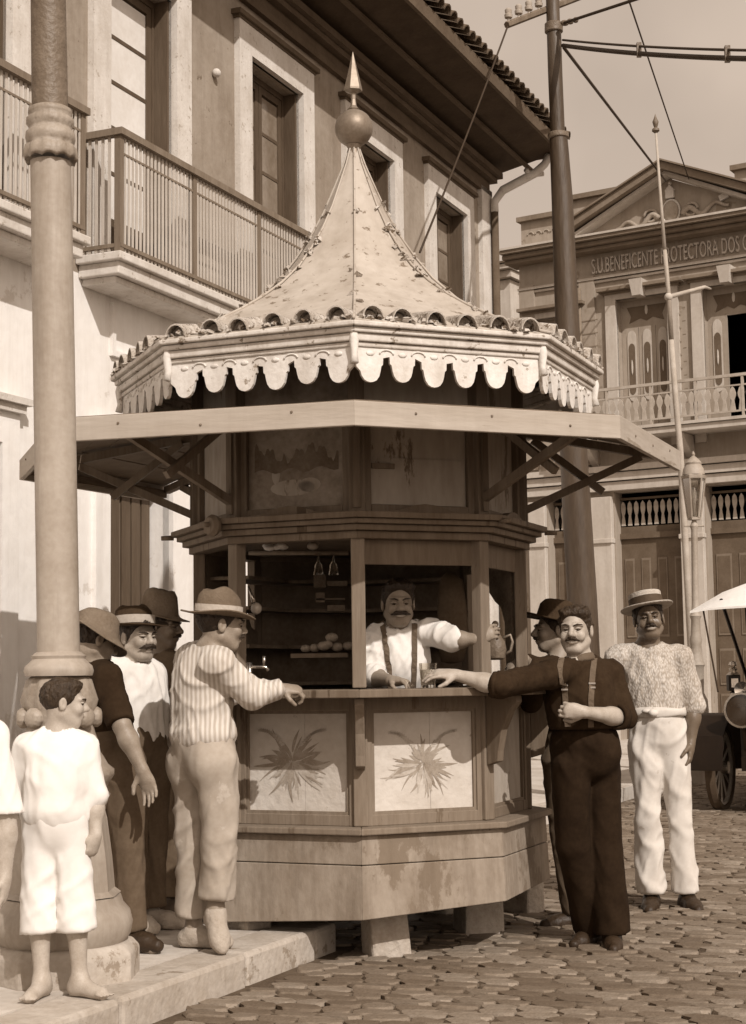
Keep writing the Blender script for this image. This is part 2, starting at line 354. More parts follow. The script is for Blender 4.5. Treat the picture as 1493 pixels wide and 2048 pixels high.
lo_ops=[(a,b,0.0,2.76) for a,b in DOORS]
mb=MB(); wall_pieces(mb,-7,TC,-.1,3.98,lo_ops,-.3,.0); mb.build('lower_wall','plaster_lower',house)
mb=MB().box(TC-.3,TC,-7,-.3,-.1,6.98,M1).box(-7,-6.7,-7,-.3,-.1,6.98,M1).box(-7,TC,-7.3,-7,-.1,6.98,M1); mb.build('side_wall','plaster_upper',house)
MB().box(-6.7,TC-.3,-7,-.31,3.9,3.97,M1).build('upper_floor','eave_dark',house)
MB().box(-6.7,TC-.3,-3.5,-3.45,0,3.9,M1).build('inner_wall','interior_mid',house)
# corner pilaster, upper cornice
MB().box(TC-.30,TC+.04,.0,.05,PH,6.75,M1).build('corner_pilaster','stone_trim',house)
mb=MB()
for (h0,h1,o) in ((6.70,6.76,.05),(6.765,6.86,.03),(6.865,6.92,.10),(6.925,6.99,.15)):
    mb.box(-7,TC+o,.0,o,h0,h1,M1)
mb.build('cornice','eave_trim',house)
# soffit and roof
EO=.78; EH=7.22
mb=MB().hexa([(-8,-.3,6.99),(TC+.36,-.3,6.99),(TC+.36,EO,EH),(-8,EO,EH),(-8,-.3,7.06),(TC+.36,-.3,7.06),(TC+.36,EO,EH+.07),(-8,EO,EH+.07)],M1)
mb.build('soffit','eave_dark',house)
mb=MB().box(-8,TC+.39,EO,EO+.035,EH-.05,EH+.085,M1).box(TC+.36,TC+.395,-7,EO-.003,EH-.05,EH+.085,M1); mb.build('eave_board','eave_trim',house)
mb=MB().hexa([(-8,EO-.02,EH+.09),(TC+.39,EO-.02,EH+.09),(TC-3,-3.5,9.0),(-5,-3.5,9.0),(-8,EO-.02,EH+.13),(TC+.39,EO-.02,EH+.13),(TC-3,-3.5,9.05),(-5,-3.5,9.05)],M1)
mb.hexa([(TC+.39,EO-.02,EH+.09),(TC+.39,-7.7,EH+.09),(TC-3,-3.5,9.0),(TC-3,-3.45,9.0),(TC+.39,EO-.02,EH+.13),(TC+.39,-7.7,EH+.13),(TC-3,-3.5,9.05),(TC-3,-3.45,9.05)],M1)
mb.build('roof','clay_tile',house)
# barrel tiles along the eave, each one a piece
def tile_mb(r=.075,ln=.42,th=.014,n=7):
    mb=MB(); vs=[];fs=[]
    for y in (0,ln):
        for rr in (r,r-th):
            for k in range(n): a=PI*k/(n-1); vs.append((rr*math.cos(a)*(1-.12*y/ln),y,rr*math.sin(a)))
    for k in range(n-1):
        fs+=[(k,k+1,2*n+k+1,2*n+k),(n+k,n+k+1,3*n+k+1,3*n+k),(k,k+1,n+k+1,n+k),(2*n+k,2*n+k+1,3*n+k+1,3*n+k)]
    mb.add(vs,fs); return mb
tp=proto(tile_mb(),'roof_tile','clay_tile','auto'); mats=[]
tt=-6.0
while tt<TC+.4:
    for q in range(2):
        mats.append(M1@Tm((tt,EO+.10-q*.34,EH+.13+q*.13+rnd(-.008,.008)))@Rz(PI+rnd(-.05,.05))@Rx(math.radians(21)))
    tt+=.165
scatter(tp,house,mats)
# soffit rafters/moulding line
mb=MB().box(-7.5,TC+.6,.36,.41,7.075,7.10,M1); mb.build('soffit_bead','eave_trim',house)
# windows
def win(a,b,i):
    cx=(a+b)/2; oa,ob=a+.21,b-.21
    fr=MB()
    fr.box(a,oa,-.02,.05,HB,HT+.0,M1).box(ob,b,-.02,.05,HB,HT,M1).box(a,b,-.02,.05,HT,HT+.24,M1)
    fr.build('window_surround','stone_trim',house)
    MB().box(a-.05,b+.05,.0,.085,HT+.26,HT+.30,M1).box(a-.02,b+.02,.0,.06,HT+.24,HT+.26,M1).build('hood_moulding','eave_trim',house)
    frm=MB(); D0,D1=-.19,-.13
    frm.box(oa,oa+.05,D0,D1,HB,HT,M1).box(ob-.05,ob,D0,D1,HB,HT,M1).box(oa+.05,ob-.05,D0,D1,HT-.05,HT,M1)
    frm.box(ob-.025,ob-.001,D1+.001,-.021,HB,HT-.001,M1).box(oa+.001,oa+.02,D1+.001,-.021,HB,HT-.001,M1)
    f=frm.build('window_frame','wood_door',house)
    mid=cx
    for s,(x0,x1) in enumerate(((oa+.052,mid-.003),(mid+.003,ob-.052))):
        openleaf = (i==0) or (i==3 and s==0) or (i==2 and s==0)
        if i==3 or i==2:
            T=M1@Tm((ob-.05 if s else oa+.05,-.2,0))@Rz(math.radians(-78 if s else 78)*(1 if s==0 else 1))
        lf=MB()
        w=x1-x0
        if i in (2,3) and s==0: continue
        if i==0:
            if s==0: continue
            x0,x1=oa+.20,ob-.052; frm2=MB().box(oa+.052,oa+.197,D0,D1,HB,HT-.052,M1).build('window_leaf','wood_dark',house)
        d0,d1=D0+.01,D1-.01
        lf.box(x0,x0+.055,d0,d1,HB,HT-.052,M1).box(x1-.055,x1,d0,d1,HB,HT-.052,M1)
        nb=5; hs=[HB+.45+ (HT-.11-HB-.45)*j/nb for j in range(nb+1)]
        lf.box(x0+.055,x1-.055,d0,d1,HB,HB+.45,M1)
        for h in hs[1:-1]: lf.box(x0+.055,x1-.055,d0+.01,d1-.01,h-.014,h+.014,M1)
        lf.box(x0+.055,x1-.055,d0,d1,hs[-1],HT-.052,M1)
        leaf=lf.build('window_leaf','wood_door',house)
        for j in range(nb):
            MB().box(x0+.056,x1-.056,-.165,-.155,hs[j]+.0145 if j else hs[j]+.001,hs[j+1]-.0145,M1).build('pane','curtain_or_dark_sheet' if i in(0,4,5) else 'pane_dim' ,leaf)
    if i in (2,3): MB().box(oa+.05,ob-.05,-.75,-.72,HB,HT,M1).build('curtain_or_dark_sheet','interior',house)  # dark sheet standing in for the unlit room behind the open leaves
for i,(a,b) in enumerate(WINS): win(a,b,i)
for i,(a,b) in enumerate(WL): win(a,b,4+i)
# ground floor doors
for a,b in DOORS:
    top=2.76
    MB().box(a-.17,a,-.05,.035,PH,top,M1).box(b,b+.17,-.05,.035,PH,top,M1).box(a-.17,b+.17,-.05,.035,top,top+.19,M1).build('door_surround','plaster_lower',house)
    MB().box(a-.22,b+.22,.0,.10,top+.24,top+.28,M1).box(a-.19,b+.19,.0,.07,top+.19,top+.24,M1).build('door_hood','stone_trim',house)
    mid=(a+b)/2
    for x0,x1 in ((a+.01,mid-.004),(mid+.004,b-.01)):
        d=MB().box(x0,x1,-.20,-.16,PH,top-.01,M1).build('door_leaf','wood_dark',house)
        w=(x1-x0)/3
        for j in range(3): MB().box(x0+w*j+.012,x0+w*(j+1)-.012,-.158,-.145,PH+.1,top-.1,M1).build('plank','wood_door',d)
MB().box(-7,TC+.0,.0,.02,PH,.75,M1).build('plinth','stone_trim',house)
# string panel moulding under balcony
mb=MB()
mb.box(.35,3.4,.0,.03,3.50,3.54,M1).box(.35,.39,.0,.03,3.54,3.86,M1); mb.build('wall_moulding','plaster_lower',house)
# balconies
def balcony(t0,t1,O=.31):
    s=MB().box(t0,t1,0,O,3.945,4.03,M1).box(t0-.035,t1+.035,0,O+.035,4.03,4.085,M1).box(t0+.04,t1-.04,0,O-.05,3.90,3.945,M1)
    slab=s.build('balcony','stone_trim',house,bevel=.008)
    r=MB().box(t0-.02,t1+.02,O-.035,O+.035,4.86,4.905,M1).box(t0-.02,t0+.045,0,O-.036,4.86,4.905,M1).box(t1-.045,t1+.02,0,O-.036,4.86,4.905,M1)
    r.box(t0,t1,O-.02,O+.015,4.12,4.145,M1).box(t0,t0+.03,0,O-.021,4.12,4.145,M1)
    r.box(t0,t1,O-.008,O+.004,4.74,4.755,M1)
    r.build('handrail','rail_wood',slab)
    bp=proto(MB().box(-.010,.010,-.004,.004,4.10,4.86),'baluster','baluster_paint'); mats=[]
    org=origin_of(slab)
    x=t0+.03; n=0
    while x<t1-.01: mats.append(M1@Tm((x,O-.002,0))@Rz(rnd(-.1,.1))); x+=.047
    y=.03
    while y<O-.03: mats.append(M1@Tm((t0+.012,y,0))@Rz(PI/2)); y+=.05
    ORG[slab.name]=org; scatter(bp,slab,mats)
    pp=proto(MB().box(-.022,.022,-.022,.022,4.085,4.86),'rail_post','rail_wood')
    scatter(pp,slab,[M1@Tm((x,O-.01,0)) for x in (t0+.02,t0+(t1-t0)*.25,t0+(t1-t0)*.5,t0+(t1-t0)*.75,t1-.02)])
balcony(-.02,3.85); balcony(-4.3,-.42)
# downpipe with swan neck at the corner
n1=Vector((M1[0][1],M1[1][1],0)); d1=Vector((M1[0][0],M1[1][0],0))
def F1(t,o,h): return M1@Vector((t,o,h))
MB().tube([F1(TC-.02,.10,6.55),F1(TC-.02,.10,.5)],.042,10).build('downpipe','eave_trim',house,smooth=True)
MB().tube([F1(TC+.30,.66,EH-.04),F1(TC+.30,.60,EH-.14),F1(TC+.26,.5,EH-.24),F1(TC+.1,.16,6.78),F1(TC-.02,.10,6.62),F1(TC-.02,.10,6.5)],[.05,.045,.05,.05,.045,.045],10).build('swan_neck_pipe','stone_trim',house,smooth=True)
MB().tube([F1(TC+.16,.42,7.00),F1(TC+.25,.44,6.96),F1(TC+.36,.56,6.99)],.03,8).build('gutter_hook','stone_trim',house,smooth=True)
MB().sphere(F1(1.78,.03,5.95),.035,10).build('wall_boss','stone_trim',house,smooth=True)
# ================================================================= KIOSK
KC=Vector((-.075,8.42,0))
kiosk=thing('kiosk','small octagonal wooden drinks kiosk with a concave spired roof and scalloped valance','kiosk',(KC.x,KC.y,.24))
def kv(a,r,z): a=math.radians(a); return Vector((KC.x+r*math.sin(a),KC.y-r*math.cos(a),z))
def kf(i,R):
    """frame of face i (centre angle 22.5+45i), X along it, Y outward from its plane, circumradius R"""
    a=math.radians(22.5+45*i); ap=R*math.cos(math.radians(22.5)); n=Vector((math.sin(a),-math.cos(a),0)); x=Vector((math.cos(a),math.sin(a),0))
    return Matrix(((x.x,n.x,0,KC.x+n.x*ap),(x.y,n.y,0,KC.y+n.y*ap),(0,0,1,0),(0,0,0,1)))
def half(R): return R*math.sin(math.radians(22.5))
def vf(a,r):
    """frame at vertex angle a: X tangential, Y outward"""
    a=math.radians(a); n=Vector((math.sin(a),-math.cos(a),0)); x=Vector((math.cos(a),math.sin(a),0))
    return Matrix(((x.x,n.x,0,KC.x+n.x*r),(x.y,n.y,0,KC.y+n.y*r),(0,0,1,0),(0,0,0,1)))
def ringface(mb,i,R0,R1,z0,z1,lift=0):
    """mitred board between circumradii R0<R1"""
    a0,a1=22.5+45*i-22.5,22.5+45*i+22.5
    pts=[]
    for z in (z0,z1):
        for (a,r) in ((a0,R0),(a1,R0),(a1,R1),(a0,R1)): pts.append(kv(a,r,z))
    return mb.hexa(pts)
FR=(-2,-1,0,1)       # faces with an open hatch and counter
FA=range(-4,4)
RB=.865
# skirt: lower boarding, slightly flared, bottom edge out of level
for i in FA:
    a0,a1=45*i,45*i+45
    def zb(a,r): x=r*math.sin(math.radians(a)); return .235+ .055*max(-1,min(1,x/.95))
    mb=MB(); pts=[]
    lev=[(None,.965),(.478,.956),(.482,.9555),(.615,.95)]
    for q in (0,2):
        pts=[]
        for (z,rr) in lev[q:q+2]:
            for (a,r) in ((a0,rr-.03),(a1,rr-.03),(a1,rr),(a0,rr)): pts.append(kv(a,r,zb(a,r) if z is None else z))
        MB().hexa(pts).build('skirt_board','skirt_wood',kiosk,bevel=.004)
    mb=MB(); ringface(mb,i,.84,.985,.617,.648); mb.build('sill','wood_grey',kiosk,bevel=.006)
# lower panels
for i in FA:
    T=kf(i,RB); h=half(RB)
    fr=MB().box(-h+.035,h-.035,-.045,.0,.648,.70,T).box(-h+.035,h-.035,-.045,.0,1.185,1.245,T).box(-h+.03,-h+.060,-.045,.002,.648,1.245,T).box(h-.060,h-.03,-.045,.002,.648,1.245,T)
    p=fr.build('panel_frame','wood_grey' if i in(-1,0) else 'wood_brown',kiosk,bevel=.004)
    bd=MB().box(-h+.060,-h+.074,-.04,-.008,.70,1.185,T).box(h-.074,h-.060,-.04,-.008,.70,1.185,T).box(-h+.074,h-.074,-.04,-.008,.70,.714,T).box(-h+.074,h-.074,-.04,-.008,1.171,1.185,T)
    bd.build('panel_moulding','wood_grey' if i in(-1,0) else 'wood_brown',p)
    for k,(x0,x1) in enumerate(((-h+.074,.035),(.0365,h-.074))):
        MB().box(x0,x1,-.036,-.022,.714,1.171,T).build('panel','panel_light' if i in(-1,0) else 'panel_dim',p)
    if i in (-1,0):   # painted agave
        rg=random.Random(i+9); cx=.0 if i==0 else -.03; cz=.93 if i==0 else .945
        pale=MB(); mb=MB()
        for q in range(70):
            up=q%5<2
            a=math.radians(rg.uniform(-15,195) if up else rg.uniform(-175,-5))
            ln=rg.uniform(.06,.17)*(.85 if up else 1.0); r0=rg.uniform(.0,.05)
            w=rg.uniform(.005,.011); bend=rg.uniform(-.6,.6); pts=[]
            for side in (1,-1):
                rng=range(6) if side==1 else range(5,-1,-1)
                for s_ in rng:
                    f=s_/5; aa=a+bend*f*.5; r=r0+ln*f; ww=w*math.sin(PI*min(.97,.15+f*.85))*side
                    pts.append((max(-h+.095,min(h-.095,cx+r*1.1*math.cos(aa)-ww*math.sin(aa))),max(.72,min(1.145,cz+r*math.sin(aa)+ww*math.cos(aa)))))
            (mb if (up or q%2) else pale).add([(x,-.0215+q*.00004,z) for x,z in pts],[tuple(range(len(pts)))],T)
        for sx in (-1,1):     # two flower spikes
            spk=MB()
            for q in range(12):
                f=q/11; x=cx+sx*(.05+.12*f); z=cz+.08+.065*f+.02*math.sin(3*f)
                spk.add([(x-.009,-.0188,z-.008),(x+.011,-.0188,z-.002),(x+.008,-.0188,z+.010),(x-.012,-.0188,z+.004)],[(0,1,2,3)],T)
            spk.build('painted_flower_spike','agave_pale',p)
        pale.build('painted_plant_pale','agave_pale',p)
        mb.build('painted_plant','agave_paint',p)
# corner posts
for a in range(-180,180,45):
    T=vf(a,RB); 
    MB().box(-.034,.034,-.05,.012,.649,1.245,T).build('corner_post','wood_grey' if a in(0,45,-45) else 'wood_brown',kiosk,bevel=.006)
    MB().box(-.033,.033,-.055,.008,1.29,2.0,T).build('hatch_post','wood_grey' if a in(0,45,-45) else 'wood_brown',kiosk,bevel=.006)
    MB().box(-.04,.04,-.05,.014,2.12,2.97,T).build('upper_post','wood_dark',kiosk,bevel=.005)
    MB().box(-.018,.018,.0145,.026,2.14,2.60,T).build('post_batten','wood_brown',kiosk)
# counter ledge
for i in FA:
    mb=MB(); O=1.15 if i in FR else .95
    ringface(mb,i,.76,O,1.247,1.285); mb.build('counter','wood_brown',kiosk,bevel=.005)
for a in (0,-45,45,90,-90):
    T=vf(a,RB+.013)
    prof=[(0,1.245),(.19,1.245),(.195,1.215),(.15,1.17),(.10,1.08),(.075,.98),(.07,.93),(.0,.91)]
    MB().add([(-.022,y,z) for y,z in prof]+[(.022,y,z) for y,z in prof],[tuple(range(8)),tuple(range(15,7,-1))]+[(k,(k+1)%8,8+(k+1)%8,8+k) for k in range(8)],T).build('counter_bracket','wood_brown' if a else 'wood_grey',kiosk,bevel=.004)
# lintel cornice above the hatches
for i in FA:
    mb=MB()
    for z0,z1,R in ((1.995,2.03,.90),(2.032,2.06,.935),(2.062,2.085,.965),(2.087,2.115,.995)): ringface(mb,i,.80,R,z0,z1)
    mb.build('lintel_cornice','wood_brown',kiosk,bevel=.003)
    # low pediment strip on top of cornice
    if i in (0,-1,1):
        T=kf(i,.92); MB().prism([(-.30,2.117),(.30,2.117),(.14,2.13),(.06,2.155),(0,2.162),(-.06,2.155),(-.14,2.13)],-.03,.01,T).build('cornice_crest','wood_brown',kiosk)
for a in (90,-90,45,-45):
    MB().tube([kv(a,.98,2.085),kv(a,1.045,2.083)],[.014,.012],8).build('cornice_peg','wood_dark',kiosk,smooth=True)
MB().lathe([(.001,-.02),(.05,-.02),(.055,0),(.04,.02),(.001,.022)],16,vf(-45,1.0)@Tm((0,0,2.08))@Rx(-PI/2)).build('rosette','wood_brown',kiosk,smooth='auto')
# upper panels
for i in FA:
    T=kf(i,RB); h=half(RB)
    m='panel_picture' if i==-1 else 'panel_dim'
    MB().box(-h+.03,h-.03,-.05,-.03,2.12,2.97,T).build('upper_panel',m,kiosk)
    MB().box(-h+.035,-h+.075,-.03,.0,2.12,2.64,T).box(h-.075,h-.035,-.03,.0,2.12,2.64,T).box(-h+.075,h-.075,-.03,.0,2.12,2.16,T).box(-h+.075,h-.075,-.03,.0,2.58,2.64,T).build('upper_frame','wood_dark',kiosk,bevel=.003)
T=kf(0,RB); h=half(RB)
MB().box(-h+.08,-h+.20,-.029,-.005,2.335,2.36,T).build('wooden_latch','wood_dark',kiosk)
mb=MB().box(-h+.08,h-.08,-.0295,-.024,2.165,2.39,T); mb.build('panel_lower_board','panel_dim',kiosk)
T=kf(-1,RB)
mb=MB()  # faded painted bowl and trees of the picture panel
for (cx,cz,rx,rz) in ((-.02,2.26,.12,.04),(-.11,2.33,.022,.05),(.07,2.27,.06,.035)):
    mb.add([(cx+rx*math.cos(2*PI*k/16),-.0285,cz+rz*math.sin(2*PI*k/16)) for k in range(16)],[tuple(range(16))],T)
mb.build('painted_bowl','panel_dim',kiosk)
rg=random.Random(12); top=[]
for k in range(49):
    x=-.225+.45*k/48; top.append((x,2.43+.022*math.sin(k*.83+.7*math.sin(k*.37))+.030*math.sin(k*.21+1)+.012*math.sin(k*1.9)+rg.uniform(-.004,.004)))
low=[(-.225+.45*k/20,2.345+.012*math.sin(k*.9)) for k in range(20,-1,-1)]
mb=MB(); pl=top+low; mb.add([(x,-.0283,z) for x,z in pl],[tuple(range(len(pl)))],T)
mb.build('painted_trees','panel_tree',kiosk)
# hatches: rolled / folded shutters at the top of openings
for i in (0,1):
    T=kf(i,RB-.02); h=half(RB-.02)
    MB().box(-h+.03,h-.03,-.03,-.012,1.875,1.995,T).build('hatch_board','wood_brown',kiosk,bevel=.003)
# scalloped cheek of the right hatch (seen against the bright square)
T=kf(2,RB-.03); h=half(RB-.03)
poly=[(-h+.03,1.995),(h-.03,1.995),(h-.03,1.90),(-h+.40,1.90),(-h+.33,1.86),(-h+.29,1.79),(-h+.22,1.735),(-h+.15,1.70),(-h+.11,1.62),(-h+.10,1.35),(-h+.03,1.29)]
MB().prism(poly,-.03,-.012,T).build('hatch_cheek','interior_mid',kiosk)
# closed back: boarded walls and shelves
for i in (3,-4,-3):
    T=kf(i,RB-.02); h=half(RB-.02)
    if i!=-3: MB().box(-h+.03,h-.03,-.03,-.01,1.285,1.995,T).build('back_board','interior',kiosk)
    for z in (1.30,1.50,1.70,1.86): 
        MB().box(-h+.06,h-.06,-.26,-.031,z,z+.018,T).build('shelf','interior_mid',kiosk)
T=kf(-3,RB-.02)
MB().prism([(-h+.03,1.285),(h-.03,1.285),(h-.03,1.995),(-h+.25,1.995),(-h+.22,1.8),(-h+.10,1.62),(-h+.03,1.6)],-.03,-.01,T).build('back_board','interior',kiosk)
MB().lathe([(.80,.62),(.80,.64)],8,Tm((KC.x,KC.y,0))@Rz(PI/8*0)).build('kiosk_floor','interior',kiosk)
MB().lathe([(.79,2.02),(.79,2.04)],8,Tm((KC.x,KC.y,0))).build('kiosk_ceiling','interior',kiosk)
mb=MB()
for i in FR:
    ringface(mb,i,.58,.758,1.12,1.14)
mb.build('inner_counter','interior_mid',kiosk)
# hanging rail with glasses and a cloth
Q0=P(498,1106,8.0); Q1=P(697,1106,7.95)
MB().tube([Q0,Q1],.011,8).build('hanging_rail','wood_grey',kiosk,smooth=True)
# awning
AW=(-3,-2,-1,0,1); RI,RO=.87,1.68; ZI,ZO=2.645,2.50
ROV={-45:1.87,-90:1.77}
def rov(a): return ROV.get(a,RO)
def azr(r): return ZI+(ZO-ZI)*(r-RI)/(RO-RI)
def aring(mb,i,o0,o1,z0,z1):
    a0,a1=45*i,45*i+45; pts=[]
    for z in (z0,z1):
        for a,r in ((a0,rov(a0)+o0),(a1,rov(a1)+o0),(a1,rov(a1)+o1),(a0,rov(a0)+o1)): pts.append(kv(a,r,z))
    return mb.hexa(pts)
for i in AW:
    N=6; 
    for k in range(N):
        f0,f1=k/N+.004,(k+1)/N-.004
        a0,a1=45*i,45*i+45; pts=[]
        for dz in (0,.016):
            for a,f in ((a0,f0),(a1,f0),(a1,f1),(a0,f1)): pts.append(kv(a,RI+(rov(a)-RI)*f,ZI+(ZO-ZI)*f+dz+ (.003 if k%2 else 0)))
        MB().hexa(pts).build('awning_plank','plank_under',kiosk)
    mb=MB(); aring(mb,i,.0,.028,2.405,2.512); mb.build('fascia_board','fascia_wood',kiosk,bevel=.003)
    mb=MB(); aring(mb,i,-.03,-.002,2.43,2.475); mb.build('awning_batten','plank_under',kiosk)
    pa,pb_=kv(45*i,rov(45*i)+.028,0),kv(45*i+45,rov(45*i+45)+.028,0)
    for x in (.22,.5,.8): MB().sphere(pa.lerp(pb_,x)+Vector((0,0,2.44+rnd(0,.04))),.007,6).build('nail_head','iron_dark',kiosk)
for a in (-135,-90,-45,0,45,90):
    mb=MB(); T=vf(a,0)
    mb.hexa([(-.022,RI,azr(RI)-.05),(.022,RI,azr(RI)-.05),(.022,RO-.03,azr(RO)-.045),(-.022,RO-.03,azr(RO)-.045),(-.022,RI,azr(RI)-.004),(.022,RI,azr(RI)-.004),(.022,RO-.03,azr(RO)-.004),(-.022,RO-.03,azr(RO)-.004)],T)
    mb.build('awning_rafter','wood_dark',kiosk)
    if a==0: continue
    def bar(p,q,w,off): 
        p=Vector(p);q=Vector(q); d=(q-p).normalized(); n=Vector((0,-d.z,d.y))*w
        x0,x1=off-.016,off+.016; vs=[(x,*(v.yz)) for x in (x0,x1) for v in (p-n,q-n,q+n,p+n)]
        return MB().add(vs,[(0,1,2,3),(7,6,5,4),(0,4,5,1),(1,5,6,2),(2,6,7,3),(3,7,4,0)],T)
    bar((0,.87,2.20),(0,1.50,azr(1.5)-.05),.020,.0).build('strut','wood_dark' ,kiosk)
    bar((0,.93,azr(.93)-.05),(0,1.30,2.30),.019,.034).build('strut','wood_dark',kiosk)
# valance and crown moulding
RV=1.255; ZT=2.955
for i in FA:
    mb=MB(); 
    for z0,z1,R in ((2.84,2.862,RV+.006),(2.864,2.90,RV+.022),(2.902,2.925,RV+.040),(2.927,2.95,RV+.062)): ringface(mb,i,RV-.06,R,z0,z1)
    mb.build('crown_moulding','moulding_paint',kiosk,bevel=.006)
    T=kf(i,RV); h=half(RV)
    n=6; W=2*h/n; poly=[]
    # scalloped outline: six lobes with stepped keyhole notches between
    top=2.839; bot=2.70
    pts=[]
    for k in range(n):
        x0=-h+k*W; c=x0+W/2; b=bot+.008*math.sin(k*2.1+i)
        if k==0: pts.append((x0+.004,b+.055))
        lobe=[(-.40,.094),(-.39,.062),(-.34,.056),(-.31,.030),(-.27,.008),(-.19,-.010),(-.10,-.018),(0,-.021),(.10,-.018),(.19,-.010),(.27,.008),(.31,.030),(.34,.056),(.39,.062),(.40,.094)]
        if k==0: lobe=lobe[3:]
        if k==n-1: lobe=lobe[:-3]
        pts+=[(c+a*W,b+z) for a,z in lobe]
        if k==n-1: pts.append((x0+W-.004,b+.055))
    poly=[(-h+.004,top)]+pts+[(h-.004,top)]
    v=MB().prism(poly,-.022,-.004,T).build('valance','lace_paint',kiosk)
    for k in range(n+1):   # raised scroll over every notch
        c=-h+k*W
        if k in(0,n): continue
        rp=[(c+.034*math.cos(t),2.812+.020*math.sin(t)) for t in [PI*j/10 for j in range(11)]]
        MB().tube([T@Vector((x,-.002,z)) for x,z in rp],.0045,6).build('scroll','lace_paint',v,smooth=True)
    for k in range(n):
        c=-h+(k+.5)*W; MB().sphere((c,-.004,2.812),(.022,.007,.012),8,T).build('scroll','lace_paint',v,smooth=True)
# corner drips of the valance
for a in range(-180,180,45):
    T=vf(a,RV+.004)
    MB().tube([T@Vector((0,0,2.93)),T@Vector((0,.01,2.87)),T@Vector((0,.004,2.80)),T@Vector((0,.012,2.76))],[.016,.022,.016,.020],8).build('corner_ornament','lace_paint',kiosk,smooth=True)
# roof skin
prof=[(RV+.055,2.955),(1.12,3.018),(.95,3.10),(.80,3.178),(.66,3.262),(.53,3.355),(.41,3.462),(.315,3.58),(.235,3.70),(.165,3.83),(.105,3.97),(.055,4.09),(.026,4.18)]
for i in FA:
    a0,a1=45*i,45*i+45; vs=[];fs=[]
    K=6
    for (r,z) in prof:
        for k in range(K+1):
            p=kv(a0,r,z).lerp(kv(a1,r,z),k/K); p.z+=.004*math.sin(9*z+k*1.7+i); vs.append(p)
    n=len(vs)
    for (r,z) in prof:
        for k in range(K+1): vs.append(kv(a0,r,z-.012).lerp(kv(a1,r,z-.012),k/K))
    m=len(prof)
    for l in range(m-1):
        for k in range(K):
            q=l*(K+1)+k; fs.append((q,q+1,q+K+2,q+K+1)); fs.append((q+n,q+n+K+1,q+n+K+2,q+n+1))
    for k in range(K): fs.append((k,n+k,n+k+1,k+1))
    MB().add(vs,fs).build('roof_panel','roof_paint',kiosk,smooth=True)
    # hip roll with broken edges
    MB().tube([kv(a0,r+.004,z+.004) for r,z in prof],[.008-.0003*k for k in range(m)],8).build('hip_roll','roof_paint',kiosk,smooth=True)
    rg=random.Random(i+50); mb=MB()
    for q in range(6 if i==0 else 26):
        f=rg.uniform(.4,9.5); l=int(f); r=prof[l][0]*(1-f+l)+prof[l+1][0]*(f-l); z=prof[l][1]*(1-f+l)+prof[l+1][1]*(f-l)
        side=rg.choice((-1,1)); c=kv(a0+side*rg.uniform(1,2.6)/max(.35,r)*.6,r+.003,z+.004); s=rg.uniform(.008,.019)
        T=Tm(c)@Rz(rg.uniform(0,6))@Rx(rg.uniform(-.9,.9))@Ry(rg.uniform(-.9,.9))
        mb.hexa([(-s*1.6,-s,-.004),(s*1.4,-s*.7,-.004),(s*1.7,s*.9,-.004),(-s,s,-.004),(-s*.8,-s*.6,.008),(s*.7,-s*.5,.006),(s*.9,s*.4,.01),(-s*.6,s*.7,.005)],T)
    fl=mb.build('lifted_flakes','roof_flake',kiosk); fl['kind']='stuff'
    # broken mortar along the eave, between the tiles
    mb=MB(); T=kf(i,RV+.02); h=half(RV)
    for q in range(60):
        c=(rg.uniform(-h,h),rg.uniform(-.05,.035),2.955+rg.uniform(0,.022)); s=rg.uniform(.007,.018)
        TT=T@Tm(c)@Rz(rg.uniform(0,6))@Rx(rg.uniform(-.9,.9))
        mb.hexa([(-s*1.6,-s,-.004),(s*1.4,-s*.7,-.004),(s*1.7,s*.9,-.004),(-s,s,-.004),(-s*.8,-s*.6,.012),(s*.7,-s*.5,.010),(s*.9,s*.4,.016),(-s*.6,s*.7,.010)],TT)
    fl=mb.build('broken_mortar','roof_flake',kiosk); fl['kind']='stuff'
# half round tiles standing along the eave
def arc_tile():
    mb=MB(); vs=[];fs=[]; n=9
    for (y,s,zz) in ((.03,1.0,.0),(-.22,.80,.045)):
        for rr in (.052,.046):
            for k in range(n): a=PI*k/(n-1); vs.append((rr*math.cos(a)*s,y,zz+rr*math.sin(a)*1.25*s))
    for k in range(n-1):
        fs+=[(k,k+1,2*n+k+1,2*n+k),(n+k,n+k+1,3*n+k+1,3*n+k),(k,k+1,n+k+1,n+k),(2*n+k,2*n+k+1,3*n+k+1,3*n+k)]
    mb.add(vs,fs)
    mb.add([(.047*math.cos(PI*k/8),-.03,.047*1.25*math.sin(PI*k/8)) for k in range(9)],[tuple(range(9))])
    return mb
tp=proto(arc_tile(),'eave_tile','roof_flake','auto'); mats=[]
for i in FA:
    T=kf(i,RV+.03); h=half(RV+.03); rg=random.Random(i+5)
    for k in range(6):
        if rg.random()<.06: continue
        mats.append(T@Tm((-h+(k+.5)*2*h/6+rg.uniform(-.012,.012),.0,2.957+rg.uniform(-.004,.006)))@Rx(rg.uniform(-.12,.16))@Rz(rg.uniform(-.12,.12)))
scatter(tp,kiosk,mats)
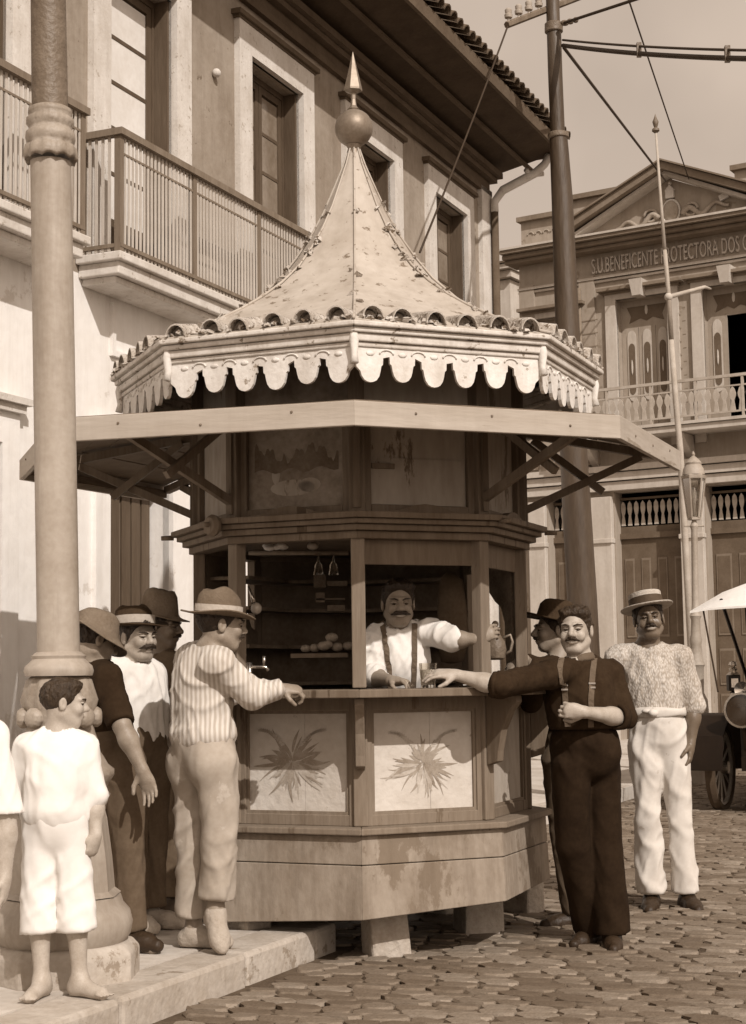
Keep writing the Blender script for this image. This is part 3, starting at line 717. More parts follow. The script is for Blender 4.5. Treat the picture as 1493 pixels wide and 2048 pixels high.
# finial
A=Tm((KC.x,KC.y,0))
MB().lathe([(.001,4.11),(.034,4.13),(.028,4.18),(.045,4.205),(.001,4.206)],16,A).build('finial_collar','zinc',kiosk,smooth='auto')
def gore(p,i,a):
    s=1+.012*math.cos(a*10)**2; return (p[0]*s,p[1]*s,p[2])
MB().lathe([(max(.004,.103*math.sin(PI*k/16)),4.300-.103*math.cos(PI*k/16)) for k in range(17)],40,A,fn=gore).build('finial_ball','zinc',kiosk,smooth=True)
MB().lathe([(.02,4.39),(.036,4.405),(.018,4.425),(.013,4.46),(.016,4.495),(.05,4.51),(.05,4.52),(.001,4.73)],6,A@Rz(.2)).build('finial_spike','zinc',kiosk)
# ---- supports
def block(mbl,lab,u,v,w,hh,dep,Y,tilt=0,rot=0,z0=0):
    p=G(u,v,z0) if Y is None else P(u,v,Y); p.z=z0
    t=thing('support_block',lab,'stone block',tuple(p),'blocks propping up the kiosk')
    T=Tm(p)@Rz(rot)@Ry(tilt)
    mb=MB(); s=.94
    mb.hexa([(-w/2,-dep/2,0),(w/2,-dep/2,0),(w/2,dep/2,0),(-w/2,dep/2,0),(-w/2*s,-dep/2*s,hh),(w/2*s,-dep/2*s,hh),(w/2*s,dep/2*s,hh),(-w/2*s,dep/2*s,hh)],T)
    mb.build('block','stone_block',t,bevel=.015)
block(None,'leaning pale stone block under the front corner of the kiosk',775,1920,.20,.24,.17,None,math.radians(-4),math.radians(20))
block(None,'squat stone block under the right front corner of the kiosk, behind the leaning one',958,1872,.22,.27,.2,None,math.radians(0),math.radians(18))
block(None,'shaded stone block under the right side of the kiosk next to the dark trousers',1045,1832,.18,.30,.2,None,0,math.radians(50))
for a,n in ((-45,'left front'),(-90,'left'),(-150,'back left'),(150,'back right')):
    q=kv(a,.8,0); zz=PH if ((q-K0).dot(KN)<-1.0) else 0
    t=thing('support_block','low stone under the %s side of the kiosk'%n,'stone block',(q.x,q.y,zz),'blocks propping up the kiosk')
    MB().box(-.1,.1,-.08,.08,-.01,.25-zz,Tm((q.x,q.y,zz))@Rz(math.radians(a))).build('block','stone_block',t,bevel=.01)
# ---- things in the kiosk
def lathe_thing(name,label,cat,prof,loc,mat,group=None,n=18,kids=()):
    o=MB().lathe([(max(r,.001),z) for r,z in prof],n,Tm(loc)).build(name,mat,None,smooth='auto',origin=Vector(loc)); tag(o,label,cat,group)
    return o
ct=1.287
def on_counter(u,v): return G(u,v,ct)
p=P(857,1370,7.56); p.z=ct
lathe_thing('drinking_glass','short clear drinking glass held on the counter by the man in the dark shirt','glass',[(.0,0),(.034,0),(.043,.115),(.040,.115),(.031,.014),(.001,.014)],p,'glass')
gl=MB().lathe([(.001,.015),(.0305,.015),(.037,.085),(.001,.085)],18,Tm(p)).build('drink','relief_light',bpy.data.objects['drinking_glass'],smooth='auto')
p=P(905,1340,7.95); p.z=ct-.14
for (u,v,lab) in ((637,1108,'left one of two small glasses hanging upside down from the rail'),(667,1108,'right one of two small glasses hanging upside down from the rail')):
    q=P(u,v,7.96); q.z-=.085
    lathe_thing('hanging_glass',lab,'glass',[(.024,-.02),(.026,-.02),(.018,.03),(.005,.05),(.004,.075),(.02,.085),(.001,.086)],q,'glass')
q=P(549,1102,7.98)
mb=MB()
for k in range(7): mb.sphere(q+Vector((rnd(-.05,.05),rnd(-.02,.02),.012+rnd(0,.014))),(.03,.025,.014),10)
tag(mb.build('folded_cloth','cloth_white',None,smooth=True,origin=q),'crumpled white cloth lying on the hanging rail','cloth')
q=P(626,1100,7.98)
tag(MB().sphere(q+Vector((0,0,.02)),(.03,.025,.022),10).build('white_cup','porcelain',None,smooth=True,origin=q),'small pale cup on the rail above the hanging glasses','cup')
for k,(u,v,s) in enumerate(((648,1292,.034),(675,1294,.033),(612,1297,.028),(664,1275,.034),(697,1292,.032),(630,1296,.03),(655,1289,.03))):
    q=P(u,v,8.28+.02*(k%3))
    lab={3:'topmost round bread roll of the heap behind the counter',2:'leftmost round bread roll, a little apart from the heap',4:'rightmost round bread roll of the heap by the middle post'}.get(k,'round bread roll low in the heap behind the counter')
    tag(MB().sphere(q,(s,s*.9,s*.72),12).build('bread_roll','bread',None,smooth=True,origin=q),lab,'bread','bread rolls heaped behind the counter')
t=thing('back_shelf','dark table and shelves behind the counter holding the bread rolls','shelf',tuple(P(650,1310,8.3)))
q=P(650,1304,8.3); w=.34
MB().box(q.x-w*.5,q.x+w*.35,q.y-.12,q.y+.15,q.z-.03,q.z-.008).build('shelf_board','wood_brown',t)
for k,(u0,u1,v0,v1) in enumerate(((628,652,1150,1175),(655,695,1162,1172),(632,650,1185,1205),(655,690,1210,1222),(630,690,1196,1200))):
    a=P(u0,v1,8.55);b=P(u1,v0,8.55); MB().box(a.x,b.x,a.y,a.y+.06,a.z,b.z).build('box','interior_mid',t)
# wall mirror and lamp bracket on the left, tap at the left hatch
q=P(513,1217,7.9)
t=thing('wall_lamp','small round glass wall lamp beside the left hatch post','lamp',tuple(q))
MB().sphere(q,(.028,.028,.030),14).build('lamp_globe','porcelain',t,smooth=True)
MB().tube([q+Vector((-.012,.0,.03)),q+Vector((-.025,.01,.07)),q+Vector((-.04,.02,.11))],[.014,.007,.005],8).build('lamp_arm','brass',t,smooth=True)
q=P(520,1333,7.75)
t=thing('beer_tap','small brass tap with an upright handle at the left end of the counter','tap',tuple(Vector((q.x,q.y,ct))))
MB().tube([q+Vector((-.06,0,0)),q+Vector((.03,0,-.004)),q+Vector((.042,0,-.022))],.009,8).build('spout','brass',t,smooth=True)
MB().tube([q+Vector((.02,0,.0)),q+Vector((.022,0,.05))],[.006,.009],8).build('tap_handle','brass',t,smooth=True)
MB().tube([Vector((q.x-.05,q.y,ct)),Vector((q.x-.05,q.y,q.z+.02))],.014,10).build('tap_column','brass',t,smooth=True)
# jug by the right hatch
q=P(992,1300,8.1)
t=thing('metal_jug','dark metal jug with a curved handle beside the right hatch post','jug',(q.x,q.y,q.z-.05))
Tq=Tm((q.x,q.y,q.z-.05))
MB().lathe([(.03,0),(.045,.01),(.055,.05),(.048,.09),(.026,.125),(.022,.15),(.032,.165),(.001,.166)],18,Tq).build('jug_body','iron_dark',t,smooth='auto')
MB().tube([Tq@Vector(v) for v in ((.04,0,.11),(.075,0,.125),(.085,0,.09),(.075,0,.045),(.05,0,.03))],.008,8).build('jug_handle','zinc',t,smooth=True)
MB().sphere(Tq@Vector((0,0,.18)),.018,10).build('jug_lid','iron_dark',t,smooth=True)
q=P(1030,1325,8.02)
# carafe behind the wrist
q=P(905,1338,7.95)
tag(MB().box(q.x-.10,q.x+.12,q.y-.08,q.y+.08,q.z-.05,q.z-.03).build('serving_tray','zinc',None,origin=q,bevel=.004),'flat metal tray on the inner counter behind the glass','tray')
q=P(900,1190,8.45)
t=thing('hanging_coat','dark limp coat hanging inside the kiosk at the right of the barman','coat',tuple(q))
mb=MB().lathe([(.02,.12),(.06,.08),(.075,-.05),(.085,-.22),(.06,-.35),(.01,-.36)],14,Tm(q)@Matrix.Diagonal((1,.5,1,1)),fn=lambda p,i,a:(p[0]*(1+.15*math.cos(3*a)),p[1],p[2]))
mb.build('coat_body','cloth_coat',t,smooth=True)
# ================================================================= FAR CLUB BUILDING
OB=P(1300,1000,28.0); MBm=frameM((OB.x,OB.y,0),(.85,-.53,0))
club=thing('club_building','two storey society hall with a lettered frieze, pediment and fretted doors','building',(OB.x,OB.y,0))
def R2(u0,u1,v0,v1):
    a=plane_hit(u0,(v0+v1)/2,MBm); b=plane_hit(u1,(v0+v1)/2,MBm); m=(u0+u1)/2
    return a[0],b[0],plane_hit(m,v1,MBm)[1],plane_hit(m,v0,MBm)[1]
def cb(mb,t0,t1,h0,h1,o0,o1): return mb.box(t0,t1,o0,o1,h0,h1,MBm)
T0=-2.45; T1=6.3; AX=.60
GD=[(-.67,.57),(1.02,2.26),(-1.98,-1.36),(2.9,3.6)]      # ground floor doors
UW=[(-.52,.46,5.58,8.0),(1.10,2.08,5.58,8.0),(-2.12,-1.40,5.75,7.85),(2.8,3.5,5.75,7.85)]
mb=MB()
def pieces(mb,t0,t1,h0,h1,ops,M,o0,o1):
    x=t0
    for a,b,c,d in sorted(ops):
        mb.box(x,a,o0,o1,h0,h1,M)
        if c>h0: mb.box(a,b,o0,o1,h0,c,M)
        if d<h1: mb.box(a,b,o0,o1,d,h1,M)
        x=b
    mb.box(x,t1,o0,o1,h0,h1,M)
pieces(mb,T0,T1,0,5.0,[(a,b,0,4.53) for a,b in GD],MBm,-.35,0)
mb.build('ground_floor_wall','club_wall',club)
mb=MB(); pieces(mb,T0,T1,5.0,9.0,UW,MBm,-.35,0); mb.build('upper_wall','club_wall',club)
MB().box(T0,T0+.3,-9,-.351,0,9.0,MBm).box(T1-.3,T1,-9,-.351,0,9,MBm).box(T0,T1,-9.3,-9.001,0,9,MBm).box(T0+.3,T1-.3,-9,-.351,9.0,9.1,MBm).build('side_wall','club_wall',club)
MB().box(T0+.3,T1-.3,-4.2,-4.1,0,9,MBm).box(T0+.3,T1-.3,-4.1,-.351,4.9,4.98,MBm).build('inner_wall','club_dark',club)
# giant pilasters & trim
for t in (T0+.02,-1.22,2.44,T1-.32):
    MB().box(t,t+.30,.0,.07,5.05,8.5,MBm).build('pilaster','club_wall',club)
for t0,t1 in ((-1.10,-.67),(.57,1.02),(2.26,2.62),(-2.35,-1.98),(3.6,3.9)):
    mb=MB().box(t0+.02,t1-.02,.0,.12,.0,4.45,MBm).box(t0,t1,.0,.16,3.62,3.70,MBm).box(t0,t1,.0,.15,0,.5,MBm)
    mb.build('door_pilaster','club_trim',club,bevel=.01)
mb=MB()
for h0,h1,o in ((4.55,4.70,.14),(4.72,4.86,.19),(4.88,4.98,.26)): mb.box(T0-.03,T1+.03,.0,o,h0,h1,MBm)
mb.build('string_course','club_trim',club)
# frieze, architrave and main cornice
mb=MB()
for h0,h1,o in ((8.36,8.40,.05),(8.42,8.46,.09)): mb.box(T0,T1,.0,o,h0,h1,MBm)
mb.build('architrave','club_trim',club)
mb=MB()
for h0,h1,o in ((8.90,8.96,.30),(8.97,9.04,.40),(9.05,9.11,.5)): mb.box(T0-.15,T1+.15,-.2,o,h0,h1,MBm)
mb.build('cornice','club_cornice',club)
MB().box(T0-.14,T1+.14,-.2,.53,9.112,9.15,MBm).build('cornice_edge','club_trim',club)
# lettering
tc=bpy.data.curves.new('lettering','FONT'); tc.body='S.U.BENEFICENTE PROTECTORA DOS COCHEIROS'; tc.size=.40; tc.extrude=.03; tc.space_character=1.02
to=bpy.data.objects.new('tmp',tc); COL.objects.link(to); bpy.context.view_layer.update()
tm=bpy.data.meshes.new_from_object(to.evaluated_get(bpy.context.evaluated_depsgraph_get())); bpy.data.objects.remove(to)
xs=[v.co.x for v in tm.vertices]; ww=max(xs)-min(xs)
want=(-.96,2.78)
for v in tm.vertices:
    x=want[0]+(v.co.x-min(xs))/ww*(want[1]-want[0]); q=MBm@Vector((x,.02+v.co.z,8.535+v.co.y)); v.co=q-origin_of(club)
tm.materials.append(MATS['lettering']); lo=bpy.data.objects.new('lettering',tm); COL.objects.link(lo); lo.parent=club
# pediment
L0,R0,AP=-1.28,2.50,10.05
apx=(L0+R0)/2
def rake(o0,o1,th,zo,mat,nm,ext=0):
    mb=MB()
    for (xa,xb) in ((L0-ext,apx),(R0+ext,apx)):
        za,zb=9.15+zo,AP+zo
        vs=[(xa,o0,za),(xb,o0,zb),(xb,o0,zb+th),(xa,o0,za+th)]; vs+=[(x,o1,z) for x,_,z in vs]
        mb.add(vs,[(0,1,2,3),(7,6,5,4),(0,4,5,1),(1,5,6,2),(2,6,7,3),(3,7,4,0)],MBm)
    mb.build(nm,mat,club)
MB().prism([(L0,9.155),(R0,9.155),(apx,AP-.03)],-.15,.08,MBm).build('tympanum','club_wall',club)
rake(.081,.36,.07,-.02,'club_trim','raking_moulding'); rake(-.15,.50,.13,.055,'club_cornice','raking_cornice',.12)
rake(-.15,.56,.03,.19,'club_cornice','raking_cap',.14)
# tympanum relief: globe, beacon and scrolls
rel=MB().sphere((apx,.10,9.42),(.15,.05,.20),18,MBm).build('relief_medallion','relief',club,smooth=True)
MB().lathe([(.19,-.02),(.215,.0),(.19,.04),(.17,.0),(.19,-.02)],24,MBm@Tm((apx,.10,9.42))@Rx(-PI/2)@Matrix.Diagonal((.85,1.1,1,1))).build('medallion_ring','relief_light',rel,smooth=True)
MB().box(apx-.075,apx+.075,.09,.16,9.66,9.80,MBm).prism([(apx-.09,9.80),(apx+.09,9.80),(apx,9.90)],.09,.15,MBm).sphere((apx,.11,9.93),.035,8,MBm).build('relief_beacon','relief_light',club)
for s in (-1,1):
    pts=[]
    for k in range(26):
        f=k/25; x=apx+s*(.22+.85*f); z=9.33+.10*math.sin(f*11)*(1-f*.5)+(.08*f if s>0 else -.05*f); pts.append(MBm@Vector((x,.12,z)))
    MB().tube(pts,[.055-.03*k/25 for k in range(26)],8).build('relief_scroll','relief',club,smooth=True)
    pts=[MBm@Vector((apx+s*(.38+.12*math.cos(t)),.12,9.40+.11*math.sin(t))) for t in [k*.45 for k in range(13)]]
    MB().tube(pts,.025,8).build('relief_scroll','relief',club,smooth=True)
q=MBm@Vector((apx+.98,.12,9.52)); MB().box(-.08,.08,-.03,.03,-.05,.05,Tm(q)@MBm.to_3x3().to_4x4()@Ry(-.35)).build('relief_scroll_end','relief_light',club)
# parapet blocks left and right
for (a,b,h) in ((T0-.02,-1.5,9.78),(-1.48,-.4,10.02),(1.7,2.7,10.02),(2.72,T1,9.78)):
    MB().box(a,b,-.35,-.16,9.10,h,MBm).build('parapet','club_wall',club)
    MB().box(a-.05,b+.05,-.42,-.06,h+.002,h+.09,MBm).build('parapet_coping','club_cornice',club)
mb=MB()
for k in range(5): mb.tube([MBm@Vector((T0+.18+k*.16+.06*math.cos(t),-.15,9.52+.05*math.sin(t)+ (0))) for t in [PI*j/6 for j in range(7)]],.014,6)
mb.build('parapet_swags','relief',club)
# upper windows
for j,(a,b,c,d) in enumerate(UW):
    big=j<2
    mb=MB().box(a-.20,a,-.05,.06,c-.3,d,MBm).box(b,b+.20,-.05,.06,c-.3,d,MBm).box(a-.2,b+.2,-.05,.06,d,d+.10,MBm)
    mb.build('window_surround','club_trim',club)
    MB().box(a-.24,b+.24,.0,.10,d+.10,d+.14,MBm).box(a-.30,b+.30,.0,.22,d+.145,d+.20,MBm).build('window_hood','club_cornice' if not big else 'club_shade',club)
    if big: 
        MB().hexa([((a+b)/2-.08,0,d-.02),((a+b)/2+.08,0,d-.02),((a+b)/2+.08,.26,d-.02),((a+b)/2-.08,.26,d-.02),((a+b)/2-.12,0,d+.27),((a+b)/2+.12,0,d+.27),((a+b)/2+.12,.30,d+.27),((a+b)/2-.12,.30,d+.27)],MBm).build('keystone','club_trim',club)
    w=MB().box(a,b,-.24,-.20,d-.50,d,MBm).build('window','club_wall',club)
    # transom with fretted cut shapes
    tw=b-a
    MB().prism([(a+tw*.16,d-.42),(a+tw*.20,d-.30),(a+tw*.12,d-.12),(b-tw*.12,d-.12),(b-tw*.20,d-.30),(b-tw*.16,d-.42),(a+tw*.62,d-.34),((a+b)/2,d-.40),(a+tw*.38,d-.34)],-.199,-.19,MBm).build('fret_panel','club_door',w)
    MB().sphere(((a+b)/2,-.185,d-.2),(.03,.01,.09),8,MBm).build('fret_leaf','club_trim',w)
    if j==1:
        MB().box(a,a+tw*.36,-.24,-.20,c,d-.5,MBm).build('window_leaf','club_wall',w); MB().box(b-tw*.16,b,-.24,-.20,c,d-.5,MBm).build('window_leaf','club_wall',w)
        xs_=[a+tw*.18]; 
    else:
        xs_=[a+tw*.2,a+tw*.5,a+tw*.8]
        for k in range(3): MB().box(a+tw*k/3+.004,a+tw*(k+1)/3-.004,-.24,-.20,c,d-.5,MBm).build('window_leaf','club_wall',w)
    for x in xs_:
        rr=tw*.085
        prof=[(x+rr*math.cos(t),c+1.62+.12+rr*1.6*math.sin(t)) for t in [PI*k/8 for k in range(9)]]+[(x-rr*math.cos(t),c+.72-rr*1.6*math.sin(t)) for t in [PI*k/8 for k in range(9)]]
        MB().prism(prof,-.199,-.185,MBm).build('slot_surround','club_trim',w)
        rr*=.72; prof=[(x+rr*math.cos(t),c+1.54+rr*1.6*math.sin(t)) for t in [PI*k/8 for k in range(9)]]+[(x-rr*math.cos(t),c+.80-rr*1.6*math.sin(t)) for t in [PI*k/8 for k in range(9)]]
        MB().prism(prof,-.184,-.178,MBm).build('slot_panel','club_door',w)
        MB().sphere((x,-.17,c+1.2),(.02,.01,.14),8,MBm).build('slot_leaf','club_trim',w)
# horizontal rustication lines on the upper wall
mb=MB()
for k in range(9):
    for (a,b) in ((-1.18,-.86),(.74,.80)): mb.box(a,b,.0705,.078,5.75+k*.24,5.77+k*.24,MBm)
mb.build('rustication','club_shade',club)
# balcony
BT0,BT1=-1.35,2.75
bal=MB().box(BT0,BT1,.0,.62,5.42,5.52,MBm).box(BT0-.03,BT1+.03,.0,.66,5.53,5.58,MBm).build('balcony','club_trim',club)
MB().box(BT0,BT1,.55,.60,6.26,6.31,MBm).box(BT0,BT1,.56,.59,6.10,6.125,MBm).box(BT0,BT1,.56,.59,5.66,5.69,MBm).box(BT0,BT0+.04,.0,.549,6.26,6.31,MBm).build('handrail','club_rail',bal)
bm_=MB().prism([(-.045,5.69),(.045,5.69),(.03,5.80),(.022,5.86),(.05,5.93),(.055,5.98),(.03,6.06),(0,6.10),(-.03,6.06),(-.055,5.98),(-.05,5.93),(-.022,5.86),(-.03,5.80)],-.012,.012)
bp=proto(bm_,'baluster','club_rail'); scatter(bp,bal,[MBm@Tm((BT0+.08+k*.145,.575,0)) for k in range(int((BT1-BT0)/.145))])
bp=proto(MB().box(-.02,.02,-.02,.02,5.58,6.26),'rail_post','club_rail'); scatter(bp,bal,[MBm@Tm((BT0+.02+k*.82,.575,0)) for k in range(6)])
for t in (-1.0,.8,2.4):
    MB().prism([(0,5.41),(0,5.0),(.1,5.05),(.45,5.3),(.5,5.41)],-.06,.06,MBm@Tm((t,0,0))@Rz(-PI/2)@Rz(PI)).build('balcony_console','club_trim',club)
# ground floor doors with fretted transoms
bl=MB().prism([(-.04,3.94),(.04,3.94),(.03,4.04),(.018,4.12),(.035,4.18),(.045,4.25),(.035,4.33),(0,4.38),(-.035,4.33),(-.045,4.25),(-.035,4.18),(-.018,4.12),(-.03,4.04)],-.01,.01)
for a,b in GD:
    d=MB().box(a,b,-.30,-.26,0,3.70,MBm).box(a,b,-.30,-.20,3.70,3.80,MBm).box(a,b,-.29,-.25,3.80,3.92,MBm).box(a,b,-.27,-.23,4.40,4.44,MBm).build('door','club_door',club)
    n=max(2,int((b-a)/.31)); w=(b-a)/n
    for k in range(n):
        for (h0,h1) in ((1.95,3.35),(1.1,1.72),(.25,.95)):
            x0,x1=a+k*w+.07,a+(k+1)*w-.07
            MB().box(x0,x1,-.259,-.245,h0,h1,MBm).build('door_panel','club_panel',d)
            MB().box(x0+.025,x1-.025,-.2445,-.238,h0+.04,h1-.04,MBm).build('door_panel_field','club_door',d)
    q=proto(bl,'fret_baluster','club_rail'); m=int((b-a)/.125)
    scatter(q,d,[MBm@Tm((a+.06+k*.125,-.25,0)) for k in range(m)])
MB().tube([MBm@Vector((-1.20,.10,8.3)),MBm@Vector((-1.20,.10,.3))],.035,8).build('downpipe','club_cornice',club,smooth=True)
MB().box(T0-1,T1+1,.02,1.9,-.2,.13,MBm).build('far_pavement','pavement',kind='structure')
# low neighbour with a tiled roof to the left of the hall
q=P(1000,1000,33.0); Mn=frameM((q.x,q.y,0),(.85,-.53,0))
nb=thing('neighbour_house','narrow light house with a tiled roof glimpsed between the corner and the hall','house',(q.x,q.y,0))
hh=lambda v: plane_hit(1010,v,Mn)[1]
MB().box(-6,.35,-6,0,0,hh(560),Mn).build('wall','club_trim',nb)
MB().box(-6,.45,-6.1,.15,hh(558),hh(545),Mn).box(-6,.5,-6.1,.3,hh(544),hh(535),Mn).build('cornice','club_trim',nb)
MB().hexa([(-6,.35,hh(534)),(.55,.35,hh(534)),(.2,-3,hh(500)),(-6,-3,hh(500)),(-6,.35,hh(530)),(.55,.35,hh(530)),(.2,-3,hh(496)),(-6,-3,hh(496))],Mn).build('roof','clay_tile',nb)
for v in (590,612,634):
    MB().box(-6,.0,.02,.12,hh(v+12),hh(v),Mn).build('shutter','club_cornice',nb)
# buildings that close the square beyond and to the right (seen past the kiosk)
q=P(1800,1300,34); Mr=frameM((q.x,q.y,0),(.7,-.7,0))

# ================================================================= POLE, WIRES, LAMPS
Yp=15.5
b=G(1172,1560,0); 
pb=P(1170,1560,Yp); pb.z=0
pole=thing('utility_pole','tall dark tapering tram pole with a cross arm rising behind the men at right','utility pole',tuple(pb))
pts=[(1172,1360,31),(1165,1200,30),(1153,1000,29),(1142,800,26.5),(1133,600,24),(1125,400,22),(1119,300,19.5),(1117,270,18.5),(1116,268,15),(1111,150,15),(1108,50,15),(1107,46,14),(1104,-60,14)]
cs=[P(u,v,Yp) for u,v,_ in pts]; rs=[w*Yp/3200 for *_,w in pts]
d0=(cs[0]-cs[2]).normalized(); low=cs[0]+d0*(cs[0].z/-d0.z)
MB().tube([low]+cs,[.155]+rs,20).build('shaft','post_dark',pole,smooth='auto')
for (u,v,w) in ((1117,272,19.5),(1108,52,16.5),(1108,60,16.5)):
    c=P(u,v,Yp); MB().lathe([(w*Yp/3200,-.03),(w*Yp/3200+.012,-.02),(w*Yp/3200+.012,.02),(w*Yp/3200,.03)],20,Tm(c)).build('pole_band','iron_dark',pole,smooth='auto')
a0=P(1014,50,Yp-.4); a1=P(1190,-18,Yp+.6)
ax=(a1-a0).normalized()
MB().tube([a0,a1],.035,6).build('cross_arm','wood_dark',pole)
def insul(c,T=None):
    mb=MB().lathe([(.012,-.05),(.012,.0),(.038,.005),(.042,.035),(.03,.045),(.034,.06),(.036,.085),(.024,.10),(.001,.105)],12,Tm(c))
    return mb
for k,f in enumerate((.02,.13,.24,.35)):
    c=a0+(a1-a0)*f+Vector((0,0,.06)); insul(c).build('insulator','porcelain',pole,smooth='auto')
c1=P(1127,46,Yp-.15)
for k in range(3):
    p=P(1130+k*11,46-k*3,Yp-.15); MB().sphere(p,(.045-.008*k,.03,.032),8).build('strain_insulator','iron_dark',pole,smooth=True)
def wire(label,a,b,sag,r=.010,n=24,grp='overhead wires'):
    pts=[]
    for k in range(n+1):
        f=k/n; p=a.lerp(b,f); p=p+Vector((0,0,-sag*4*f*(1-f))); pts.append(p)
    o=MB().tube(pts,r,6).build('overhead_wire','wire',None,smooth=True,origin=a); tag(o,label,'wire',grp); return pts
def ext(a,b,k): return a+(b-a)*k
wire('thin wire slanting down from the cross arm tip in front of the left house',P(1016,52,Yp-.4),P(840,505,12.5),.03,.009)
A_=P(1128,46,Yp-.15); B_=P(1262,2,Yp-1.5); wire('taut wire rising from the strain insulator on the pole to the top of the picture',A_,ext(A_,B_,1.25),.0,.016)
A_=P(1126,80,Yp-.1); B_=P(1493,95,Yp-4); s1=wire('upper of the two parallel cables running right from the pole',A_,ext(A_,B_,1.3),.03,.011)
A2=P(1126,91,Yp-.1); B2=P(1493,110,Yp-4); s2=wire('lower thick twisted cable running right from the pole',A2,ext(A2,B2,1.3),.04,.021)
for u in (1276,1463):
    k=min(range(25),key=lambda i:abs((746.5+FPX*(s1[i]-Vector((0,0,CH))).dot(CR)/(s1[i]-Vector((0,0,CH))).dot(_F))-u))
    c=(s1[k]+s2[k])/2; o=MB().box(-.02,.02,-.02,.02,(s2[k]-c).z-.03,(s1[k]-c).z+.03,Tm(c)).build('cable_spacer','iron_dark',None,origin=c)
    tag(o,'small clamp joining the two parallel cables, %s'%('nearer the pole' if u<1300 else 'at the right edge of the picture'),'clamp')
wire('thick stay wire running down from the pole to the roof of the hall',P(1128,95,Yp),P(1332,362,26.5),.0,.017)
A_=P(1258,0,Yp+3); B_=P(1378,358,27); wire('thin wire crossing the sky behind the flagpole down to the pediment',ext(B_,A_,1.2),B_,.0,.011)
# flagpole leaning in front of the hall
Yf=22.0
fp=[P(u,v,Yf) for u,v in ((1312,262),(1322,400),(1330,500),(1337,580),(1343,680),(1352,800),(1361,900),(1372,1100))]
dd=(fp[-1]-fp[-2]).normalized(); base=fp[-1]+dd*(fp[-1].z/-dd.z)
fl=thing('flagpole','slender pale flagpole with a pointed tip standing in front of the hall','flagpole',tuple(base))
MB().tube([fp[0],fp[1],fp[2]],[.016,.022,.027],10).build('upper_section','club_rail',fl,smooth=True)
MB().tube([fp[2],fp[3],fp[4]],[.030,.033,.036],10).build('middle_section','iron_post',fl,smooth=True)
MB().tube([fp[4],fp[5],fp[6],fp[7],base],[.038,.041,.045,.048,.055],10).build('lower_section','club_rail',fl,smooth=True)
MB().lathe([(.02,-.03),(.055,.0),(.05,.03),(.022,.05),(.035,.09),(.045,.13),(.02,.19),(.001,.25)],12,Tm(fp[0])).build('pole_tip','iron_dark',fl,smooth='auto')
MB().tube([fp[3]+Vector((0,0,-.1)),P(1410,574,Yf+.6),P(1422,578,Yf+.7)],[.034,.026,.015],8).build('pole_bracket','club_rail',fl,smooth=True)
MB().sphere(fp[3]+Vector((0,0,-.1)),.06,10).build('bracket_joint','club_trim',fl,smooth=True)
# street lamp before the hall
Yl=19.0; lb=P(1396,1570,Yl); lb.z=0
def lz(v): return P(1390,v,Yl).z
lp=thing('street_lamp','old gas street lamp with a glass lantern in front of the hall doors','street lamp',(lb.x,lb.y,0))
lx=P(1388,980,Yl).x; Tl=Matrix(((1,0,(lx-lb.x)/lz(980),lb.x),(0,1,0,lb.y),(0,0,1,0),(0,0,0,1)))
s=Yl/3200
MB().lathe([(24*s,0),(24*s,lz(1420)),(22*s,lz(1400)),(15*s,lz(1385)),(15*s,lz(1335)),(18*s,lz(1330)),(14*s,lz(1320)),(11*s,lz(1290)),(13*s,lz(1280)),(10*s,lz(1270)),(9*s,lz(1240)),(12*s,lz(1232)),(8*s,lz(1225)),(7*s,lz(1200)),(6.5*s,lz(1060)),(9*s,lz(1052)),(6*s,lz(1046)),(4*s,lz(1040))],16,Tl).build('lamp_column','iron_post',lp,smooth='auto')
MB().tube([Tl@Vector((-20*s,0,lz(1052))),Tl@Vector((20*s,0,lz(1052)))],.012,6).build('ladder_bar','iron_post',lp)
q=[(13*s,lz(1036)),(24*s,lz(955))]
mb=MB()
for k in range(6):
    a=2*PI*k/6; mb.tube([Tl@Vector((q[0][0]*math.cos(a),q[0][0]*math.sin(a),q[0][1])),Tl@Vector((q[1][0]*math.cos(a),q[1][0]*math.sin(a),q[1][1]))],.010,5)
mb.lathe([(13.5*s,lz(1040)),(13.5*s,lz(1035)),(10*s,lz(1034))],6,Tl); mb.lathe([(25*s,lz(958)),(26*s,lz(952)),(23*s,lz(950))],6,Tl); mb.build('lantern_frame','iron_post',lp)
for k in range(6):
    a=2*PI*k/6;b_=2*PI*(k+1)/6
    MB().add([Tl@Vector((r*math.cos(t)*.97,r*math.sin(t)*.97,z)) for (r,z,t) in ((q[0][0],q[0][1],a),(q[0][0],q[0][1],b_),(q[1][0],q[1][1],b_),(q[1][0],q[1][1],a))],[(0,1,2,3)]).build('lantern_pane','glass',lp)
MB().lathe([(23*s,lz(950)),(21*s,lz(938)),(16*s,lz(930)),(17*s,lz(926)),(10*s,lz(918)),(3*s,lz(912)),(4*s,lz(908)),(.5*s,lz(902))],12,Tl).build('lantern_cap','iron_post',lp,smooth='auto')
MB().lathe([(3*s,lz(1036)),(3*s,lz(1005)),(5*s,lz(1000)),(5*s,lz(985)),(1*s,lz(975))],10,Tl).build('gas_mantle','club_trim',lp,smooth=True)

